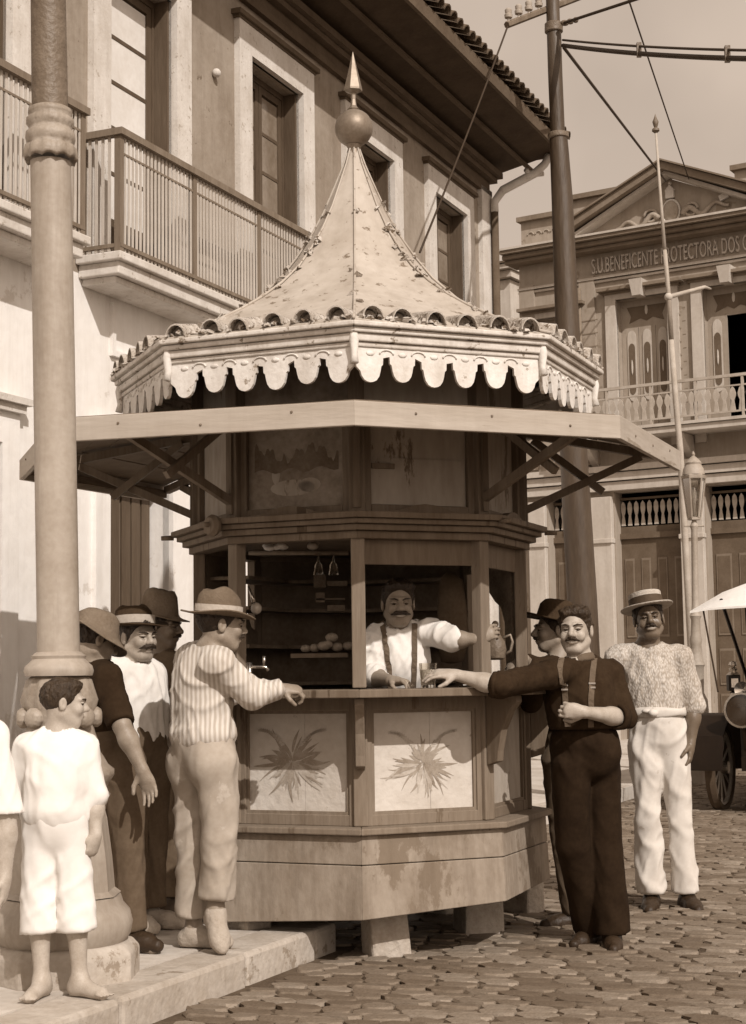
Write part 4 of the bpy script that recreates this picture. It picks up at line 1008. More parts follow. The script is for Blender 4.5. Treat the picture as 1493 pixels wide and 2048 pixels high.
# ================================================================= BIG IRON COLUMN (left foreground)
Yc=6.62
col=thing('iron_column','massive cast iron lamp column on a flared ornate pedestal in the left foreground','lamp column',tuple(Vector((P(128,1900,Yc).x,Yc,PH))))
def cz(v): return P(110,v,Yc).z
cxb=P(128,1900,Yc).x; cxt=P(97,0,Yc).x; zt=cz(0)
sh=(cxt-cxb)/(zt-PH)
Tc=Matrix(((1,0,sh,cxb-sh*PH),(0,1,0,Yc),(0,0,1,0),(0,0,0,1)))
s=Yc/3200
MB().lathe([(42*s,cz(1306)),(42*s,cz(700)),(41.5*s,cz(325))],32,Tc).build('shaft','iron_post',col,smooth='auto')
MB().lathe([(37*s,cz(226)),(35.5*s,cz(-150))],32,Tc).build('upper_shaft','iron_dark',col,smooth='auto')
def leafy(p,i,a):
    k=1+.03*math.sin(a*11)*(1 if 0<i<5 else 0)+.02*math.sin(a*22)*(1 if 9<i<12 else 0); return (p[0]*k,p[1]*k,p[2]+.012*abs(math.sin(a*5.5))*(1 if 0<i<4 else 0))
MB().lathe([(42*s,cz(312)),(52*s,cz(326)),(55*s,cz(318)),(52*s,cz(300)),(46*s,cz(291)),(49*s,cz(286)),(51*s,cz(278)),(50*s,cz(268)),(44*s,cz(262)),(44*s,cz(256)),(48*s,cz(250)),(48*s,cz(240)),(42*s,cz(234)),(45*s,cz(229)),(44*s,cz(220)),(38*s,cz(217))],66,Tc,fn=leafy).build('capital_ring','iron_ornate',col,smooth=True)
MB().lathe([(66*s,cz(1352)),(69*s,cz(1342)),(66*s,cz(1332)),(58*s,cz(1325)),(52*s,cz(1318)),(54*s,cz(1312)),(44*s,cz(1304))],36,Tc).build('collar','iron_post',col,smooth='auto')
def flute(p,i,a):
    k=1+.06*math.cos(a*4)+.03*math.sin(a*12); return (p[0]*k,p[1]*k,p[2])
MB().lathe([(68*s,cz(1505)),(72*s,cz(1490)),(64*s,cz(1465)),(60*s,cz(1445)),(66*s,cz(1420)),(71*s,cz(1400)),(64*s,cz(1375)),(60*s,cz(1360)),(50*s,cz(1352))],48,Tc,fn=flute).build('ornate_drum','iron_ornate',col,smooth=True)
for k in range(8):
    a=2*PI*k/8+.2; c=Tc@Vector((64*s*math.cos(a),64*s*math.sin(a),cz(1435)))
    MB().lathe([(.001,-.05),(.022,-.048),(.034,-.035),(.038,-.015),(.033,-.006),(.040,.008),(.040,.022),(.030,.036),(.018,.04),(.001,.041)],36,Tm(c)@Rz(a)@Ry(PI/2),fn=lambda p,i,a_:(p[0]*(1+.07*abs(math.sin(6*a_))),p[1]*(1+.07*abs(math.sin(6*a_))),p[2])).build('volute','iron_ornate',col,smooth=True)
MB().lathe([(86*s,cz(1620)),(90*s,cz(1600)),(96*s,cz(1590)),(86*s,cz(1580)),(94*s,cz(1566)),(104*s,cz(1552)),(104*s,cz(1540)),(92*s,cz(1530)),(84*s,cz(1515)),(74*s,cz(1500))],48,Tc,fn=lambda p,i,a:(p[0]*(1+.02*math.cos(24*a)),p[1]*(1+.02*math.cos(24*a)),p[2])).build('fluted_moulding','iron_ornate',col,smooth=True)
MB().lathe([(117*s,cz(1790)),(105*s,cz(1780)),(101*s,cz(1720)),(92*s,cz(1640)),(86*s,cz(1615))],8,Tc@Rz(PI/8)).build('tapered_base','iron_post',col)
MB().lathe([(120*s,cz(1885)),(132*s,cz(1868)),(136*s,cz(1845)),(131*s,cz(1822)),(118*s,cz(1806)),(114*s,cz(1792))],36,Tc).build('base_torus','iron_post',col,smooth='auto')
MB().lathe([(152*s,PH-.01),(152*s,cz(1900)),(138*s,cz(1884)),(130*s,cz(1882))],8,Tm((cxb,Yc,0))@Rz(PI/8)).build('stone_plinth','kerb',col,bevel=.008)

# ================================================================= CAR
cb_=P(1401,1585,15.6); 
car=thing('motor_car','black open touring car with a white canvas top and brass lamps at the right edge','car',(cb_.x+1.0,16.6,0))
# body axis points to the left-front
cd=Vector((-.45,-.89,0)).normalized()
Mc=frameM((cb_.x+.30,15.75,0),cd)     # x forward (towards the camera), y to picture right.. mirrored below
def C(mb,x0,x1,y0,y1,z0,z1): return mb.box(x0,x1,y0,y1,z0,z1,Mc)
Cw=1.35  # track
sgn=-1   # Mc y axis points to picture-left; body extends to the right
def wheel(x,y,lab=None):
    t=MB().lathe([(.36,-.045),(.405,-.045),(.425,0),(.405,.045),(.36,.045),(.355,0)],36,Mc@Tm((x,y,.425))@Rx(PI/2)).build('wheel','tyre',car,smooth='auto')
    MB().lathe([(.33,-.03),(.356,-.03),(.356,.03),(.33,.03),(.33,-.03)],36,Mc@Tm((x,y,.425))@Rx(PI/2)).build('rim','club_rail',t,smooth='auto')
    for k in range(12):
        a=2*PI*k/12; MB().tube([Mc@Vector((x+.05*math.cos(a),y,.425+.05*math.sin(a))),Mc@Vector((x+.34*math.cos(a),y,.425+.34*math.sin(a)))],.014,6).build('spoke','club_rail',t)
    MB().lathe([(.001,-.08),(.06,-.08),(.06,.08),(.001,.08)],16,Mc@Tm((x,y,.425))@Rx(PI/2)).build('hub','brass',t,smooth='auto')
wheel(.25,.0); wheel(.25,-Cw); wheel(-2.3,0); wheel(-2.3,-Cw)
MB().box(-2.9,.75,-1.02,-.33,.42,.55,Mc).build('chassis','car_black',car)
MB().box(-.55,.62,-1.02,-.33,.55,1.12,Mc).build('bonnet','car_black',car,bevel=.05)
MB().box(.622,.70,-1.04,-.31,.50,1.15,Mc).build('radiator','car_black',car,bevel=.03)
MB().hexa([(-2.9,-1.3,.55),(-.56,-1.2,.55),(-.56,-.15,.55),(-2.9,-.05,.55),(-2.95,-1.32,1.15),(-.56,-1.2,1.1),(-.56,-.15,1.1),(-2.95,-.03,1.15)],Mc).build('body_tub','car_black',car,bevel=.05)
MB().box(-1.55,-.95,-1.2,-.15,.9,1.5,Mc).box(-2.8,-2.2,-1.2,-.15,.9,1.55,Mc).build('seat','car_seat',car,bevel=.05)
for y in (.0,-Cw):
    pts=[(.78,.42),(.72,.72),(.48,.90),(.15,.92),(-.2,.80),(-.5,.50),(-.62,.36),(-1.8,.36)]
    mb=MB(); vs=[]
    for (x,z) in pts:
        for yy,zz in ((y-.16,0),(y+.16,0),(y+.16,.02),(y-.16,.02)): vs.append((x,yy,z+zz))
    fs=[(i*4+k,i*4+(k+1)%4,(i+1)*4+(k+1)%4,(i+1)*4+k) for i in range(len(pts)-1) for k in range(4)]+[(3,2,1,0),(28,29,30,31)]
    mb.add(vs,fs,Mc).build('mudguard','car_black',car,smooth='auto')
for y in (-.36,-1.15):
    c=Mc@Vector((.78,y+.0,.98))
    h=MB().lathe([(.04,-.16),(.11,-.12),(.15,-.03),(.155,.0),(.14,.0),(.10,-.06),(.001,-.09)],24,Tm(c)@cd.to_track_quat('Z','Y').to_matrix().to_4x4()).build('headlight','car_black',car,smooth='auto')
    MB().lathe([(.145,.0),(.165,.004),(.165,.024),(.145,.026),(.145,.0)],24,Tm(c)@cd.to_track_quat('Z','Y').to_matrix().to_4x4()).build('headlight_rim','brass',h,smooth='auto')
    MB().lathe([(.001,.003),(.143,.003),(.143,.006),(.001,.012)],24,Tm(c)@cd.to_track_quat('Z','Y').to_matrix().to_4x4()).build('headlight_glass','pane_dark',h,smooth='auto')
    MB().tube([c+Vector((0,0,-.15)),Mc@Vector((.68,y,.6))],.02,6).build('headlight_stay','car_black',car)
for y in (-.12,-1.25):
    c=Mc@Vector((-.52,y+.16,1.22))
    L_=MB().box(-.06,.06,-.06,.06,-.08,.08,Tm(c)).build('side_lamp','car_black',car,bevel=.01)
    MB().lathe([(.075,.08),(.03,.12),(.045,.14),(.02,.165),(.045,.18),(.035,.21),(.001,.225)],14,Tm(c)).build('lamp_chimney','brass',L_,smooth='auto')
    MB().lathe([(.03,-.17),(.045,-.13),(.045,-.10),(.02,-.08)],14,Tm(c)).build('lamp_font','brass',L_,smooth='auto')
    MB().box(-.035,.035,-.063,-.0605,-.045,.045,Tm(c)).build('lamp_lens','brass',L_)
MB().box(-.58,-.56,-1.15,-.20,1.10,1.78,Mc).build('windscreen','glass',car)
MB().box(-.60,-.54,-1.18,-1.151,1.10,1.80,Mc).box(-.60,-.54,-.199,-.17,1.10,1.80,Mc).box(-.60,-.54,-1.151,-.199,1.781,1.81,Mc).build('windscreen_frame','car_black',car)
# canvas top
vs=[];n=12
prof=[(-.05,2.02),(.35,2.25),(.62,2.33)]
secs=[(.20,1.93,1.97),(-.35,1.97,2.24),(-1.2,2.08,2.36),(-2.1,2.08,2.36),(-3.0,2.0,2.25)]
K=11
for (x,ze,zc) in secs:
    for k in range(K):
        f=k/(K-1); y=.26-f*(Cw+.5); z=ze+(zc-ze)*math.sin(PI*f)**.45; vs.append((x,y,z))
n0=len(vs); vs+= [(x,y,z-.02) for x,y,z in vs]
fs=[]
for i in range(len(secs)-1):
    for k in range(K-1):
        q=i*K+k; fs.append((q,q+1,q+K+1,q+K)); fs.append((q+n0,q+n0+K,q+n0+K+1,q+n0+1))
for k in range(K-1): fs.append((k,k+n0,k+1+n0,k+1)); q=(len(secs)-1)*K+k; fs.append((q,q+1,q+1+n0,q+n0))
for i in range(len(secs)-1):
    for q in (i*K,i*K+K-1): fs.append((q,q+K,q+K+n0,q+n0))
MB().add(vs,fs,Mc).build('canvas_top','car_canvas',car,smooth='auto')
for y in (.0,-Cw):
    for x0,x1 in ((-1.1,.0),(-1.1,-1.0),(-2.3,-2.9)):
        MB().tube([Mc@Vector((x0,y,1.12)),Mc@Vector((x1,y,2.04))],.018,6).build('top_stay','car_black',car)
    MB().tube([Mc@Vector((.12,y+.15,1.94)),Mc@Vector((.62,y*.8-.1,1.15))],.009,6).build('front_strap','leather',car)
MB().tube([Mc@Vector((-.6,-.9,1.15)),Mc@Vector((-.95,-.9,1.45))],.02,6).lathe([(.18,-.012),(.20,0),(.18,.012),(.175,0),(.18,-.012)],20,Mc@Tm((-.97,-.9,1.47))@Ry(-1.0)).build('steering_wheel','car_black',car,smooth='auto')

MB().box(.15,.62,-1.0,-.35,.18,.418,Mc).box(-.5,.1,-1.05,-.30,.20,.418,Mc).build('engine_tray','car_black',car,bevel=.03)
MB().box(-1.9,-.6,-.14,.10,.37,.40,Mc).box(-1.5,-.95,-.10,.06,.401,.62,Mc).build('running_board','car_black',car,bevel=.01)
MB().tube([Mc@Vector((.72,-.68,.42)),Mc@Vector((.86,-.68,.40)),Mc@Vector((.87,-.60,.33))],.014,8).build('starting_crank','brass',car,smooth=True)
MB().lathe([(.012,0),(.015,.14),(.035,.20),(.075,.24),(.078,.243),(.001,.2)],16,Tm(Mc@Vector((-.3,-.16,1.16)))@cd.to_track_quat('Z','Y').to_matrix().to_4x4()).build('horn','brass',car,smooth='auto')
for z in (.62,.70,.78,.86,.94,1.02): MB().box(.701,.712,-.98,-.37,z,z+.012,Mc).build('radiator_bar','brass' if z==1.02 else 'car_seat',car)
# ================================================================= PEOPLE (distance fields -> surface nets)
def nv(v): v=np.asarray(v,float); return v/np.linalg.norm(v)
class Fld:
    def __init__(s, lo, hi, h, fine=()):
        s.ax=[]
        for k in range(3):
            c=[lo[k]]
            while c[-1]<hi[k]:
                st=h
                for (fl,fh,hf) in fine:
                    if fl[k]-h<c[-1]<fh[k]: st=min(st,hf)
                c.append(c[-1]+st)
            s.ax.append(np.array(c,np.float32))
        s.v=np.full([len(a) for a in s.ax],.5,np.float32)
    def _sl(s,lo,hi):
        sl=[]
        for k in range(3):
            i=max(0,np.searchsorted(s.ax[k],lo[k])-1); j=min(len(s.ax[k]),np.searchsorted(s.ax[k],hi[k])+1)
            if j<=i: return None,None
            sl.append(slice(i,j))
        g=np.stack(np.meshgrid(*[s.ax[k][sl[k]] for k in range(3)],indexing='ij'),-1)
        return tuple(sl),g
    def put(s, fn, lo, hi, k=.02, sub=False):
        sl,g=s._sl(np.asarray(lo)-k-.02,np.asarray(hi)+k+.02)
        if sl is None: return
        d=fn(g); a=s.v[sl]
        if sub:
            h=np.clip(.5-.5*(a+d)/max(k,1e-6),0,1); s.v[sl]=a+(-d-a)*h+k*h*(1-h)
        elif k<=0: s.v[sl]=np.minimum(a,d)
        else:
            h=np.clip(.5+.5*(a-d)/k,0,1); s.v[sl]=a+(d-a)*h-k*h*(1-h)
    def cone(s,a,b,ra,rb,k=.02,flat=None,cut=False,sub=False):
        a=np.asarray(a,np.float32); b=np.asarray(b,np.float32)
        if flat is not None: w=np.asarray(flat[0],np.float32); f=flat[1]-1
        def fn(g):
            p=g-a; ba=b-a
            if flat is not None:
                p=p+(p@w)[...,None]*w*f; ba=ba+(ba@w)*w*f
            L2=float(ba@ba); t=np.clip((p@ba)/L2,0,1)
            d=np.sqrt(((p-t[...,None]*ba)**2).sum(-1))-(ra+(rb-ra)*t)
            if cut: d=np.maximum(d,((g-b)@(b-a))/np.linalg.norm(b-a))
            return d
        r=max(ra,rb)*1.05
        s.put(fn,np.minimum(a,b)-r,np.maximum(a,b)+r,k,sub)
    def ell(s,c,r,R=None,k=.02,sub=False):
        c=np.asarray(c,np.float32); r=np.asarray(r,np.float32); R=np.eye(3) if R is None else np.asarray(R); R=R.astype(np.float32)
        def fn(g):
            p=(g-c)@R
            k0=np.sqrt(((p/r)**2).sum(-1)); k1=np.sqrt(((p/(r*r))**2).sum(-1))+1e-9
            return k0*(k0-1)/k1
        m=np.abs(R)@r
        s.put(fn,c-m,c+m,k,sub)
    def half_cut(s,p,n):    # keep the side where (x-p).n<0
        g=np.stack(np.meshgrid(*s.ax,indexing='ij'),-1); s.v=np.maximum(s.v,((g-np.asarray(p,np.float32))@np.asarray(n,np.float32)))
    def extract(s):
        v=s.v; ax=s.ax; ins=v<0
        sh=[n-1 for n in v.shape]
        cnt=np.zeros(sh,np.int8)
        for i in (0,1):
            for j in (0,1):
                for k in (0,1): cnt+=ins[i:i+sh[0],j:j+sh[1],k:k+sh[2]]
        act=np.argwhere((cnt>0)&(cnt<8)); N=len(act)
        idx=np.full(sh,-1,np.int32); idx[act[:,0],act[:,1],act[:,2]]=np.arange(N)
        cor=[(i,j,k) for i in (0,1) for j in (0,1) for k in (0,1)]
        val={c:v[act[:,0]+c[0],act[:,1]+c[1],act[:,2]+c[2]] for c in cor}
        acc=np.zeros((N,3)); num=np.zeros(N)
        c0=[ax[k][act[:,k]] for k in range(3)]; dc=[ax[k][act[:,k]+1]-ax[k][act[:,k]] for k in range(3)]
        for c in cor:
            for k in range(3):
                if c[k]==0:
                    e=list(c); e[k]=1; e=tuple(e); a=val[c]; b=val[e]; m=(a<0)!=(b<0)
                    t=np.where(m,a/np.where(m,a-b,1),0)
                    for q in range(3):
                        off = t*dc[q] if q==k else c[q]*dc[q]
                        acc[:,q]+=np.where(m,c0[q]+off,0)
                    num+=m
        P_=acc/num[:,None]
        quads=[]
        for k in range(3):
            a=[slice(None)]*3; b=[slice(None)]*3; a[k]=slice(0,-1); b[k]=slice(1,None)
            o=[q for q in range(3) if q!=k]
            m=(ins[tuple(a)]!=ins[tuple(b)])
            e=np.argwhere(m); e=e[(e[:,o[0]]>0)&(e[:,o[1]]>0)&(e[:,o[0]]<sh[o[0]])&(e[:,o[1]]<sh[o[1]])]
            def at(d0,d1):
                q=e.copy(); q[:,o[0]]-=d0; q[:,o[1]]-=d1; return idx[q[:,0],q[:,1],q[:,2]]
            Q=np.stack([at(1,1),at(0,1),at(0,0),at(1,0)],1)
            s0=ins[e[:,0],e[:,1],e[:,2]]; flip = s0 if k!=1 else ~s0
            Q[~flip]=Q[~flip][:,::-1]; quads.append(Q)
        return P_,np.concatenate(quads)
def vnoise(p,seed=0):
    i=np.floor(p).astype(np.int64); f=p-i; f=f*f*(3-2*f)
    def h(x,y,z):
        n=(x*374761393+y*668265263+z*1274126177+seed*974711)&0x7fffffff; n=((n^(n>>13))*1274126177)&0x7fffffff
        return ((n^(n>>16))&0xffff)/65535.
    r=0
    for a in (0,1):
        for b in (0,1):
            for c in (0,1):
                w=(f[:,0] if a else 1-f[:,0])*(f[:,1] if b else 1-f[:,1])*(f[:,2] if c else 1-f[:,2])
                r=r+w*h(i[:,0]+a,i[:,1]+b,i[:,2]+c)
    return r*2-1
def smesh(F,name,mat,parent,disp=None,top=None,smooth_it=1):
    Pn,Q=F.extract()
    me=bpy.data.meshes.new(name)
    if disp is not None:
        # vertex normals from faces
        n=np.zeros_like(Pn); fn=np.cross(Pn[Q[:,2]]-Pn[Q[:,0]],Pn[Q[:,3]]-Pn[Q[:,1]])
        for k in range(4): np.add.at(n,Q[:,k],fn)
        n/=np.linalg.norm(n,axis=1)[:,None]+1e-9
        Pn=Pn+n*(disp(Pn)*np.clip(1+1.3*np.minimum(n[:,2],0),0,1))[:,None]
    org=np.array(origin_of(parent))
    co=(Pn-org).astype(np.float32)
    me.vertices.add(len(co)); me.vertices.foreach_set('co',co.ravel())
    me.loops.add(Q.size); me.loops.foreach_set('vertex_index',Q.astype(np.int32).ravel())
    me.polygons.add(len(Q)); me.polygons.foreach_set('loop_start',np.arange(0,Q.size,4,dtype=np.int32))
    me.polygons.foreach_set('use_smooth',np.ones(len(Q),bool)); me.update(calc_edges=True); me.validate()
    me.materials.append(MATS[mat]); o=bpy.data.objects.new(name,me); COL.objects.link(o); o.parent=parent; ORG[o.name]=origin_of(parent)
    return o,Pn,Q
def bounds(pts,pad): a=np.array(pts); return a.min(0)-pad,a.max(0)+pad
def head_frame(fwd,up=(0,0,1)):
    f=nv(fwd); u=np.asarray(up,float); u=nv(u-f*(u@f)); s_=np.cross(f,u)   # s_ = his right side
    return np.stack([s_,f,u],1)          # columns: side, forward, up
def folds(seed,amp,kx=9,kz=3.2,fine=.14,big=.5,hz=.22):
    rs=np.random.RandomState(seed); D=[]
    for j in range(6):
        a=rs.uniform(0,2*PI); z=rs.uniform(-hz,hz) if j<4 else rs.choice((-1,1))*rs.uniform(.7,1.2)
        D.append((nv((math.cos(a),math.sin(a),z)),rs.uniform(8,13)*kx/9))
    D2=[(nv((math.cos(a),math.sin(a),rs.uniform(-.6,.6))),rs.uniform(17,25)*kx/9) for a in rs.uniform(0,2*PI,5)]
    def fn(p):
        w=0
        for j,(d,f) in enumerate(D2):
            ph=(p@d)*f+.5*vnoise(p*5,seed+40+j); tri=np.abs((ph%1)-.5)*2
            w=w+.42*np.exp(-(tri/.34)**2)*np.clip(vnoise(p*np.array([5.,5.,3.5])+j*3.1,seed+60+j)*2.2-.1,0,1)
        for j,(d,f) in enumerate(D):
            ph=(p@d)*f+.55*vnoise(p*3.0,seed+j)+.10*vnoise(p*11,seed+20+j)
            tri=np.abs((ph%1)-.5)*2; g=np.exp(-(tri/.30)**2)
            m=np.clip(vnoise(p*np.array([3.6,3.6,2.6])+j*7.3,seed+10+j)*1.7+(.0 if j<4 else -.25),0,1)
            w=w+g*m
        return amp*1.05*(np.minimum(w,1.3)*.95+.35*vnoise(p*4.5,seed+2)-.05)
    return fn
def person(label,Y,zg,J,head,hf,bf,skin='skin',sc=1.0,hands=(None,None),shirt=None,trousers=None,shoes=None,hair=('hair_brown','short'),
           hat=None,moustache=0,brows=1,smile=0,suspenders=None,feet=((0,-1),(0,-1)),bulk=1.0,headup=(0,0,1),extra=None,hide_legs=False):
    W={}
    for k,(u,v,dy) in J.items(): W[k]=np.array(P(u,v,Y+dy))
    for i in (0,1):
        W['A%d'%i][2]=zg+(.085*sc if not J.get('tip%d'%i) else .085*sc)
    if 'lift' in (extra or {}): i,dz=extra['lift']; W['A%d'%i][2]+=dz
    foot=(W['A0']+W['A1'])/2
    t=thing('person',label,'person',(foot[0],foot[1],zg))
    HC=np.array(P(head[0],head[1],Y+head[2])); HR=head_frame(hf,headup); HL=lambda a,b,c: HC+HR@(np.array([a,b,c])*sc)
    bf=nv((bf[0],bf[1],0)); lat=np.array([bf[1],-bf[0],0])  # his right
    Rb=np.stack([lat,bf,[0,0,1]],1); S=sc*bulk
    # ---------------- body (one continuous surface)
    fine=[(HC-.155*sc,HC+.155*sc,.0048)]
    hw=[]
    for i in (0,1):
        if hands[i]: c=W['W%d'%i]+nv(hands[i]['f'])*.08*sc; fine.append((c-.115*sc,c+.115*sc,.0055)); hw.append(c)
    lo,hi=bounds([W[k] for k in W]+[HC],.20*sc); lo[2]=zg-.01
    for c in hw: lo=np.minimum(lo,c-.13); hi=np.maximum(hi,c+.13)
    F=Fld(lo,hi,.013,fine)
    C_=W['C'];Pv=W['H'];N_=W['N']
    F.ell(C_,np.array([.145,.103,.18])*S*.92,Rb,.03); F.ell((C_+Pv)/2,np.array([.122,.092,.16])*S*.92,Rb,.05); F.ell(Pv,np.array([.15,.10,.12])*S*.92,Rb,.05)
    for i in (0,1):
        s_,e,w=W['S%d'%i],W['E%d'%i],W['W%d'%i]
        F.cone(N_,s_,.045*sc,.052*sc,.04); F.cone(s_,e,.050*sc,.040*sc,.03); F.cone(e,e+(w-e)*.35,.039*sc,.043*sc,.02); F.cone(e+(w-e)*.3,w,.043*sc,.026*sc,.02)
        hp,k_,a=W['HP%d'%i],W['K%d'%i],W['A%d'%i]
        F.cone(hp,k_,.080*sc,.052*sc,.03); F.cone(k_,k_+(a-k_)*.4,.050*sc,.052*sc,.02); F.cone(k_+(a-k_)*.35,a,.052*sc,.034*sc,.02)
        fd=np.array([feet[i][0],feet[i][1],0.]); fd=nv(fd); fz=feet[i][2] if len(feet[i])>2 else 0.
        heel=a-fd*.03*sc; heel[2]=a[2]-.05*sc; toe=a+fd*.14*sc; toe[2]=zg+.022*sc-0.0
        if fz: toe=a+fd*.05*sc; toe[2]=zg+.03
        F.cone(a,heel,.036*sc,.034*sc,.02); F.cone(a-[0,0,.03*sc],toe,.038*sc,.024*sc,.03); F.cone(heel,toe,.033*sc,.027*sc,.02,cut=False)
        if not shoes:
            sd=np.cross(fd,[0,0,1])
            for q in range(5): F.cone(toe+sd*(q-2)*.016*sc,toe+sd*(q-2)*.018*sc+fd*(.045-.005*abs(q-1))*sc-[0,0,.006],.010*sc,.009*sc,.006)
    nb=HL(0,-.02,-.05)
    F.cone(nb,N_-[0,0,.01],.055*sc,.062*sc,.03)
    # head
    H=lambda r: np.array(r)*sc
    F.ell(HL(0,-.012,.032),H([.072,.094,.087]),HR,.02); F.ell(HL(0,.022,-.03),H([.056,.072,.080]),HR,.03)
    F.ell(HL(0,.060,-.088),H([.026,.024,.022]),HR,.025)
    for q in (-1,1):
        F.cone(HL(.055*q,-.005,-.05),HL(.024*q,.055,-.090),.020*sc,.019*sc,.02)
        F.ell(HL(.036*q,.066,-.022),H([.022,.022,.024]),HR,.018)
        F.cone(HL(.010*q,.093,.026),HL(.046*q,.074,.026),.011*sc,.010*sc,.010)
        F.ell(HL(.030*q,.099,.004),H([.016,.015,.009]),HR,.008,sub=True)
        F.ell(HL(.078*q,-.012,.0),H([.009,.020,.033]),HR,.006); F.ell(HL(.086*q,-.006,.004),H([.006,.010,.018]),HR,.004,sub=True)
        F.ell(HL(.012*q,.100,-.026),H([.009,.011,.009]),HR,.008)
    F.cone(HL(0,.088,.018),HL(0,.113,-.020),.009*sc,.014*sc,.010)
    F.ell(HL(0,.088,-.050),H([.024,.012,.008]),HR,.008); F.ell(HL(0,.086,-.064),H([.021,.012,.008]),HR,.008)
    if smile: F.ell(HL(0,.100,-.057),H([.029,.014,.0065]),HR,.004,sub=True)
    if smile:
        for q in (-1,1): F.ell(HL(.043*q,.070,-.034),H([.016,.016,.018]),HR,.012)
    # hands
    for i in (0,1):
        h=hands[i]
        if not h: 
            F.ell(W['W%d'%i],H([.03,.03,.03]),None,.02); continue
        f=nv(h['f']); n=np.asarray(h['n'],float); n=nv(n-f*(n@f)); sd=np.cross(f,n)*h.get('t',1); w=W['W%d'%i]; cu=h.get('c',.4); s2=sc*h.get('s',1.0)
        Rh=np.stack([sd,n,f],1)
        F.cone(w,w+f*.03*s2,.026*s2,.030*s2,.02,flat=(n,1.25)); F.ell(w+f*.055*s2,np.array([.040,.018,.050])*s2,Rh,.015)
        for q,(o,ln) in enumerate(((.030,.070),(.010,.080),(-.010,.074),(-.029,.058))):
            p=w+f*(.088-.004*abs(q-1))*s2+sd*o*s2; ang=0; r=.0090
            for m,(fr,ca) in enumerate(((.45,62),(.32,72),(.23,45))):
                ang+=math.radians(ca)*cu*(1+.08*q); spr=h.get('sp',.12)*(1.5-q)*.35
                d=f*math.cos(ang)+n*math.sin(ang)+sd*spr*(1-cu); d=nv(d)
                p2=p+d*ln*fr*s2; F.cone(p,p2,r*s2,(r-.0009)*s2,.003 if m else .006); p=p2; r-=.0009
        p=w+f*.022*s2+sd*.030*s2+n*.006*s2; d=nv(f*.7+sd*.65+n*(.25+.5*cu)); p2=p+d*.040*s2; F.cone(p,p2,.0135*s2,.0105*s2,.010)
        d=nv(f*.9+sd*(.35-.5*cu)+n*(.25+.8*cu)); F.cone(p2,p2+d*.034*s2,.0105*s2,.0085*s2,.004)
    smesh(F,'body',skin,t)
    # eyes, brows, mouth
    for q in (-1,1):
        e=MB().sphere(HL(.030*q,.0755,.003),.0125*sc,12).build('eye','eye',t,smooth=True)
        d=HL(.030*q,.0860,.003); MB().sphere(d,.0072*sc,8).build('iris','iris',e,smooth=True)
        Hm=Matrix(HR.tolist()).to_4x4()
        TT=Tm(HC)@Hm@Matrix.Scale(sc,4)
        MB().tube([TT@Vector((.013*q,.088,.0075)),TT@Vector((.030*q,.0895,.0110)),TT@Vector((.046*q,.078,.0085))],[.0045*sc,.0055*sc,.004*sc],6).tube([TT@Vector((.014*q,.0855,-.0055)),TT@Vector((.030*q,.0865,-.0075)),TT@Vector((.044*q,.077,-.003))],[.004*sc,.0048*sc,.004*sc],6).build('eyelid',skin,t,smooth=True)
        MB().tube([TT@Vector((.010*q,.1015,.0205)),TT@Vector((.030*q,.1000,.0275)),TT@Vector((.051*q,.0790,.0265))],[.0036*sc,.0042*sc,.0026*sc],6).build('eyebrow',hair[0],t,smooth=True)
    if smile:
        MB().tube([TT@Vector((x,.0935-8*x*x,-.0575+7*x*x)) for x in (-.026,-.017,-.008,0,.008,.017,.026)],[.002*sc,.0048*sc,.006*sc,.0062*sc,.006*sc,.0048*sc,.002*sc],8).build('teeth','teeth',t,smooth=True)
        MB().tube([TT@Vector((x,.0950-9*x*x,-.0648+9*x*x)) for x in (-.030,-.020,-.010,0,.010,.020,.030)],[.0020*sc,.0030*sc,.0036*sc,.0040*sc,.0036*sc,.0030*sc,.0020*sc],8).tube([TT@Vector((x,.0955-9*x*x,-.0500+4*x*x)) for x in (-.031,-.020,-.010,0,.010,.020,.031)],.0022*sc,8).build('lips','lip',t,smooth=True)
    else: MB().tube([TT@Vector((-.020,.0965,-.0575)),TT@Vector((0,.1005,-.0572)),TT@Vector((.020,.0965,-.0575))],[.002*sc,.003*sc,.002*sc],6).build('mouth','lip',t,smooth=True)
    if moustache:
        lo_,hi_=bounds([HC],.16*sc); fm=Fld(lo_,hi_,.004)
        w_=moustache
        for q in (-1,1):
            fm.cone(HL(0,.108,-.038),HL(.022*q*w_,.101,-.043),.0085*sc*w_,.0085*sc*w_,.006); fm.cone(HL(.020*q*w_,.101,-.043),HL(.043*q*w_,.080,-.052 if w_<1.2 else -.040),.0085*sc*w_,.003*sc,.006)
        smesh(fm,'moustache',hair[0],t,disp=lambda p:.0022*vnoise(p*260,3))
    # hair
    lo_,hi_=bounds([HC],.17*sc); fh=Fld(lo_,hi_,.005)
    fh.ell(HL(0,-.016,.038),H([.081,.100,.092]),HR,0); 
    if hair[1]!='hatted': fh.ell(HL(.01,.040,.088),H([.058,.045,.030]),HR,.02); fh.ell(HL(-.035,.025,.085),H([.045,.05,.030]),HR,.02)
    cut_n=HR@nv(np.array([0,.80,-.60])); fh.half_cut(HL(0,.060,.052),cut_n)
    fh.half_cut(HL(0,0,-.058),HR@np.array([0,-.25,-.97]))
    cut2=HR@nv(np.array([0,.95,-.25])); 
    fh.half_cut(HL(0,.075,.05),HR@np.array([0,1.,-.1]))
    smesh(fh,'hair',hair[0],t,disp=lambda p:.006*vnoise(p*np.array([70,70,45]),8)+.004*vnoise(p*170,9)+(.006*vnoise(p*38,11) if hair[1]=='curly' else 0))
    # ---------------- shirt
    res=None
